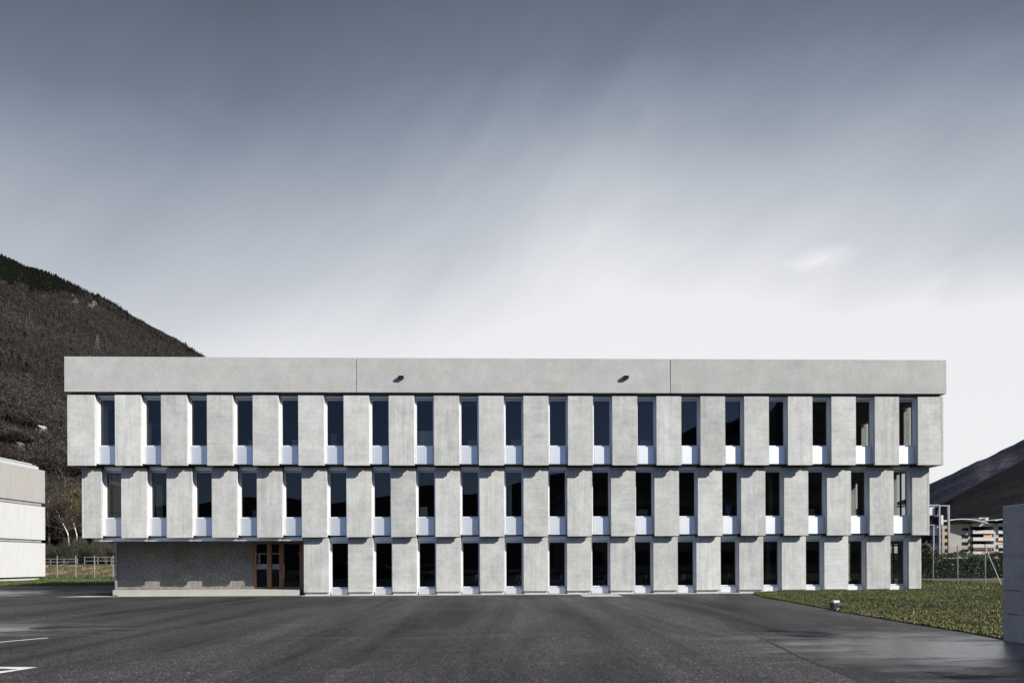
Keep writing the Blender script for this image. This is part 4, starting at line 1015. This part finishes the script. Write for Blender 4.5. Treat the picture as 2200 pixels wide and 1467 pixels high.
fb(1900, 2019.5, 1172, 1188, 101.2, 111, M['white'], 'wall'); fb(1900, 2016, 1189, 1215, 103, 111, M['dark_win'], 'glazing'); fb(2022, 2026.5, 1106.5, 1126, 101.6, 109, M['white'], 'stair_tower')
for px0, px1, y0 in ((2018.2, 2020.3, 1085), (2037.8, 2040.6, 1084.5), (2005.5, 2007.4, 1128.5), (2024.5, 2026.2, 1128.5)): fb(px0, px1, y0, 1218, 100.7, 100.95, M['steel'], 'frame_post')
fb(2020.4, 2037.7, 1084.7, 1087, 100.7, 100.95, M['steel'], 'frame_beam'); fb(2020.4, 2037.7, 1188, 1189.3, 100.7, 100.95, M['steel'], 'frame_beam')

# ------------------------------------------------------------------ mountains
def mountain(name, ridge, px0, px1, dpx, t0, rfun, mat, z0=1.6, amp=.012, rows=70, seed=0, expo=.92, mirror=False, noise_px=3):
    a = MB(); cols_ = list(np.arange(px0, px1 + 1, dpx)); info = {}
    for ci, px in enumerate(cols_):
        R = rfun(px); yr = interp(ridge, px)
        for j in range(rows + 8):
            s = j / rows
            if s <= 1:
                t_ = t0 * (R / t0) ** s; p = atD(px, 1206, t_); e = atD(px, yr, R).z
                tan_r = (e - CZ) / R; zz = z0 + (CZ - z0) * 0 + tan_r * (s ** expo) * t_ * 1.0
                zz += t_ * amp * fbm(p.x * 6 / R + seed, p.y * 6 / R, 0, 6) * min(1, s * 6) * 1.0
            else:
                t_ = R * (1 + (s - 1) * 3); p = atD(px, 1206, t_); zz = z0 + tan_r * R * (1 - (s - 1) * 3.0)
            y = p.y if not mirror else .8 - p.y
            a.v.append((p.x, y, zz))
    RR = rows + 8
    for ci in range(len(cols_) - 1):
        for j in range(RR - 1):
            q = ci * RR + j; f = (q, q + RR, q + RR + 1, q + 1); a.f.append(f if not mirror else f[::-1]); a.m.append(0)
    o = struct(a.build(name, mat, smooth=True)); return a, cols_, RR
LR = [(-1500, -500), (-900, 10), (-500, 240), (-200, 425), (0, 538), (30, 556), (60, 574), (110, 594), (150, 615), (180, 627), (210, 641), (280, 678), (340, 706), (400, 734), (440, 752), (700, 895), (1000, 1040), (1400, 1170)]
def LRf(px): return 950 + max(0, px) * 1.1
am, cols_, RR = mountain('mountain', LR, -1500, 1400, 9, 86, LRf, M['mtn'], amp=.022, rows=90)
lv = np.array(am.v).reshape(len(cols_), RR, 3)
FR = [(1500, 1190), (1800, 1130), (1950, 1078), (2000, 1045), (2030, 1027), (2060, 1009), (2100, 986), (2125, 978), (2150, 966), (2175, 958), (2195, 948), (2260, 915), (2500, 800), (3000, 640)]
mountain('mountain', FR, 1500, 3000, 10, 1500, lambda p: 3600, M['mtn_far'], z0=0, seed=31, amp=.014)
NR = [(1500, 1195), (1900, 1130), (1990, 1100), (2020, 1084), (2050, 1066), (2100, 1040), (2150, 1016), (2200, 992), (2300, 945), (2500, 850), (3000, 700)]
mountain('hillside', NR, 1500, 3000, 10, 420, lambda p: 1700, M['mtn_dark'], z0=0, seed=57, amp=.010)
BK = [(-2500, 900), (-800, 1040), (0, 1090), (240, 1085), (420, 1086), (530, 1066), (620, 1066), (700, 1078), (830, 1063), (880, 1048), (930, 1040), (960, 1062), (1030, 1057), (1120, 1032), (1215, 1010), (1300, 985), (1400, 960), (1470, 935), (1500, 915), (1565, 908), (1590, 895), (1655, 885), (1680, 850), (1750, 790), (1900, 690), (2300, 560), (3000, 480), (4500, 600)]
mountain('hillside', BK, -2500, 4500, 22, 160, lambda p: 1500, M['mtn_dark'], z0=0, seed=91, mirror=True, amp=.012)

# the wood on the left slope: thousands of leafless crowns, conifers along the ridge
r = np.random.default_rng(12)
def slope_point():
    ci = r.integers(int((-60 + 1500) / 9), int((470 + 1500) / 9)); j = r.integers(4, 90); u, v = r.uniform(), r.uniform()
    p = lv[ci, j] * (1 - u) * (1 - v) + lv[ci + 1, j] * u * (1 - v) + lv[ci, j + 1] * (1 - u) * v + lv[ci + 1, j + 1] * u * v
    return p, -1500 + 9 * (ci + u), j + v
HUTS = []
def on_slope(px, row):
    ci = int((px + 1500) / 9)
    col = lv[ci, :RR - 10]; rw = HOR - (col[:, 2] - CZ) / (col[:, 1] - CY) * F
    return col[np.argmin(abs(rw - row))]
for px, row in ((112, 930), (70, 962)): HUTS.append(on_slope(px, row))
V, C = [], []
nb_ = 0
for _ in range(34000):
    p, px, j = slope_point(); t_ = p[1] - CY; s = j / 90
    cl_ = mnoise.noise((p[0] * .006, p[2] * .035, 1)) + .5 * mnoise.noise((p[0] * .05, p[1] * .05, 5))
    if s < .66 and cl_ < -.22: continue
    if any(abs(p[0] - q[0]) < 9 + (q[1] - p[1]) * .2 and -34 < p[1] - q[1] < 4 for q in HUTS): continue
    h = r.uniform(3, 6.5) if s > .45 else r.uniform(2.5, 6.5)
    k = 14 if t_ > 300 else 60
    base = np.array(p); hue = r.uniform()
    c = np.array((.0255, .0218, .0195)) if hue < .6 else np.array((.042, .036, .032)) if hue < .93 else np.array((.026, .026, .013))
    c = c * (1 + .7 * cl_) * r.uniform(.5, 2.0)
    tc0 = np.array((.15, .135, .12)) * r.uniform(.3, 1.8) if r.uniform() < (.6 if .7 < s < .9 else .3) else c
    w = .00022 * t_ + .012
    V.append(np.array([(base + (-w * .6, 0, 0), base + (w * .6, 0, 0), base + (r.normal(0, .3), 0, h * .8))])); C.append(tc0[None])
    dv = r.normal(0, 1, (k, 3)); dv /= np.linalg.norm(dv, axis=1)[:, None]; dv[:, 2] = np.abs(dv[:, 2]) * .9 + .05
    a_ = base + (0, 0, h * .35) + dv * (h * .42) * r.uniform(.3, 1, (k, 1)) * (1, 1, 1.15)
    e = a_ + dv * h * r.uniform(.05, .17, (k, 1)) + r.normal(0, .05 * h, (k, 3)); wv = np.cross(dv, r.normal(0, 1, (k, 3))); wv *= w * 1.9 / (np.linalg.norm(wv, axis=1)[:, None] + 1e-6)
    V.append(np.stack([a_ - wv, a_ + wv, e], 1)); C.append(c * r.uniform(.55, 1.5, (k, 1)))
struct(tris('leafless_wood', np.concatenate(V), np.concatenate(C), M['twig']), 'stuff')
V, C = [], []
def conifer(p, h, c, seg=7):
    base = np.array(p); rt = h * r.uniform(.24, .32)
    for lay in range(4):
        zb2, zt2 = h * (.06 + lay * .22), h * (.06 + lay * .22) + h * .34; rr_ = rt * (1 - lay * .23)
        a0 = r.uniform(0, 6)
        for k in range(seg):
            q0, q1 = a0 + k * 6.283 / seg, a0 + (k + .8) * 6.283 / seg; ra, rb = rr_ * r.uniform(.7, 1.25), rr_ * r.uniform(.7, 1.25)
            V.append((base + (ra * math.cos(q0), ra * math.sin(q0), zb2 + r.normal(0, .03) * h), base + (rb * math.cos(q1), rb * math.sin(q1), zb2), base + (0, 0, min(h, zt2)))); C.append(np.array(c) * r.uniform(.6, 1.4))
LOWB = [(-100, 600), (0, 612), (60, 634), (85, 645), (120, 640), (150, 636), (190, 640), (210, 650)]
cnt = 0
for _ in range(60000):
    ci = r.integers(int((-60 + 1500) / 9), int((470 + 1500) / 9)); px = -1500 + 9 * ci; j = r.integers(52, 90)
    if px > 215 and j < 86: continue
    u, v = r.uniform(), r.uniform(); p = lv[ci, j] * (1 - u) * (1 - v) + lv[ci + 1, j] * u * (1 - v) + lv[ci, j + 1] * (1 - u) * v + lv[ci + 1, j + 1] * u * v
    t_ = p[1] - CY; row = HOR - (p[2] - CZ) / t_ * F
    lb = interp(LOWB, px) - 4 + 26 * fbm(px * .03, 3)
    dn = mnoise.noise((p[0] * .02, p[1] * .02, 4))
    if (px < 215 and row < lb and r.uniform() < .80 + dn) or (px >= 150 and j > 87 and r.uniform() < .10) or r.uniform() < .0015:
        conifer(p - np.array((0, 0, .5)), r.uniform(4, 8), (.0075, .009, .006), 5); cnt += 1
    if cnt > 5200: break
struct(tris('conifer_wood', V, C, M['twig']), 'stuff')
# rocks, terraces
V, C = [], []
def rocks(px0, px1, row0, row1, n, size, col):
    for _ in range(n * 30):
        if n <= 0: break
        p, px, j = slope_point(); t_ = p[1] - CY; row = HOR - (p[2] - CZ) / t_ * F
        u = (px - px0) / (px1 - px0)
        if not 0 <= u <= 1 or abs(row - (row0 + (row1 - row0) * u)) > 9: continue
        n -= 1; s = size * t_ * r.uniform(.5, 1.6) / 500; b_ = p + (0, -1, .4)
        for k in range(3):
            V.append((b_ + (-s, 0, 0) + r.normal(0, s * .3, 3), b_ + (s * 1.4, 0, -.3 * s) + r.normal(0, s * .3, 3), b_ + (0, s * .4, s * .8) + r.normal(0, s * .2, 3))); C.append(np.array(col) * r.uniform(.4, 1.3))
rocks(155, 220, 648, 668, 110, 1.5, (.16, .145, .12))
rocks(90, 145, 770, 800, 60, 1.0, (.16, .12, .095)); rocks(0, 50, 918, 945, 50, .9, (.15, .11, .085)); rocks(40, 110, 960, 985, 60, .8, (.19, .125, .085)); rocks(100, 145, 840, 850, 14, 1.1, (.3, .28, .26)); rocks(0, 140, 880, 920, 60, .9, (.11, .085, .07))
struct(tris('rocky_terraces', V, C, M['twig']), 'stuff')

def hut(px, row, w, h, label, wallm, roofm):
    p = on_slope(px, row); t_ = p[1] - CY; k = t_ / F; X = atD(px, row, t_).x; w, h = w * k, h * k
    t = thing('stone_house', label, 'house', (X, p[1] - 2.5, p[2] + .3), -.35)
    MB().box(-w / 2, w / 2, 0, w * .9, -2, h).build('wall', wallm, t)
    a = MB(); e = w * .56
    a.face([(-e, -.3, h), (-e, w, h), (0, w, h * 1.6), (0, -.3, h * 1.6)]).face([(e, w, h), (e, -.3, h), (0, -.3, h * 1.6), (0, w, h * 1.6)]).face([(-w / 2, -.01, h), (w / 2, -.01, h), (0, -.01, h * 1.55)], 1)
    a.build('roof', [roofm, wallm], t); MB().box(-w * .1, w * .12, -.06, .0, h * .2, h * .75).build('window', M['dark_win'], t)
stone = simple('white_stone', (.34, .33, .31), .9, 0, .2, 1); slate = simple('pale_slate', (.15, .145, .14), .8, 0, .2, 1)
hut(112, 930, 14, 9, 'small white house standing alone on the brown slope', stone, stone)
hut(70, 962, 13, 6, 'low stone hut with a pale roof above the white building', slate, slate)
# pylon
M['pylon'] = simple('weathered_zinc', (.12, .12, .12), .8)
p = on_slope(225, 762); t_ = p[1] - CY; k = t_ / F; hh, w = 38 * k, 8 * k
t = thing('pylon', 'thin steel lattice pylon on the mountain slope above the parapet', 'pylon', (atD(225, 762, t_).x, p[1], p[2]))
a = MB(); lev = [0, .25, .45, .62, .78, .9, 1.0]
def wd(u): return w * .5 * (1 - .82 * u)
tk = .10 * k * 1.6
for sx in (-1, 1):
    for sy in (-1, 1): a.tube([(sx * wd(u), sy * wd(u), u * hh) for u in lev], tk, 4)
for u0, u1 in zip(lev, lev[1:]):
    for sy in (-1, 1): a.tube([(-wd(u0), sy * wd(u0), u0 * hh), (wd(u1), sy * wd(u1), u1 * hh)], tk * .7, 3); a.tube([(wd(u0), sy * wd(u0), u0 * hh), (-wd(u1), sy * wd(u1), u1 * hh)], tk * .7, 3)
a.build('lattice', M['pylon'], t)
a = MB()
for u in (.62, .78, .92): a.tube([(-w * .62, 0, u * hh), (0, 0, u * hh + hh * .03), (w * .62, 0, u * hh)], tk, 4)
a.build('crossarm', M['pylon'], t)
print('verts', sum(len(m.vertices) for m in bpy.data.meshes), 'conifers', cnt)

# ------------------------------------------------------------------ what stands behind the camera and shows in the glass
t = thing('warehouse', 'flat roofed grey building across the yard, mirrored in the middle floor windows', 'building', (34, -56, 0))
MB().box(-27, 40, -18, 0, 0, 10.2).build('wall', M['parapet'], t); MB().box(-27.3, 40.3, -18.3, .3, 10.2, 10.9).build('roof_edge', M['galv'], t)
for z0, z1 in ((1.2, 3.0), (4.6, 6.4), (7.6, 9.2)):
    for k in range(11): MB().box(-26 + k * 6, -21.2 + k * 6, .0, .06, z0, z1).build('window', M['dark_win'], t)
def car(label, x, y, rz, col, suv=0):
    t = thing('parked_car', label, 'car', (x, y, 0), rz, 'cars parked beside the camera, mirrored in the glass'); h = 1.45 + .2 * suv
    def loft(name, st, mat, seg=8, pw=2.6):
        a = MB(); n = seg * 2
        for (X, z0, z1, w) in st:
            for k in range(n):
                q = 2 * math.pi * (k + .5) / n; c, s2 = math.cos(q), math.sin(q)
                a.v.append((X, w * math.copysign(abs(c) ** (2 / pw), c), (z0 + z1) / 2 + (z1 - z0) / 2 * math.copysign(abs(s2) ** (2 / pw), s2)))
        for i in range(len(st) - 1):
            for k in range(n): j = (k + 1) % n; a.f.append((i * n + k, (i + 1) * n + k, (i + 1) * n + j, i * n + j)); a.m.append(0)
        a.f.append(tuple(range(n))); a.m.append(0); a.f.append(tuple((len(st) - 1) * n + k for k in reversed(range(n)))); a.m.append(0)
        return a.build(name, mat, t, True)
    paint = simple('car_paint_' + label[:5], col, .22, .5, .02, 1, .6)
    loft('body', [(-2.15, .42, .72, .60), (-2.10, .28, .86, .80), (-1.6, .22, .95, .88), (-.5, .2, .96, .90), (.9, .2, .95, .90), (1.5, .22, .86, .88), (2.05, .28, .72, .80), (2.18, .40, .62, .58)], paint)
    loft('cabin', [(-1.75, .88, .92, .70), (-1.35, .85, h - .14, .70), (-.9, .85, h - .02, .68), (.1, .85, h, .68), (.45, .85, h - .08, .68), (1.25, .85, .90, .72)], M['dark_win'])
    loft('roof', [(-1.25, h - .09, h - .04, .60), (-.9, h - .05, h + .01, .62), (.1, h - .04, h + .03, .62), (.42, h - .10, h - .03, .58)], paint)
    for sx in (-1.35, 1.35):
        for sy in (-1, 1):
            a = MB(); a.tube([(sx, sy * .70, .33), (sx, sy * .91, .33)], .33, 20); w = a.build('wheel', M['black'], t)
            MB().tube([(sx, sy * .905, .33), (sx, sy * .925, .33)], .21, 12).build('rim', M['galv'], w)
    for sy in (-1, 1):
        MB().box(2.02, 2.13, sy * .62 - .13, sy * .62 + .13, .60, .70).build('headlight', M['white'], t); MB().box(-2.14, -2.05, sy * .64 - .10, sy * .64 + .10, .66, .80).build('tail_light', simple('tail_red', (.4, .02, .02), .3), t)
for lab, px, tt_, rz, col, suv in (('dark blue car parked nearest the office side', 735, 62, .1, (.02, .03, .07), 1), ('dark grey car in the middle of the parked row', 822, 61, .15, (.05, .05, .055), 0), ('silver car at the near end of the parked row', 925, 66, 1.2, (.45, .46, .48), 0), ('white car seen in the entrance door glass', 640, 66, 1.35, (.6, .6, .6), 1)):
    p = atD(px, 1206, tt_); car(lab, p.x, 2.4 - p.y, rz, col, suv)
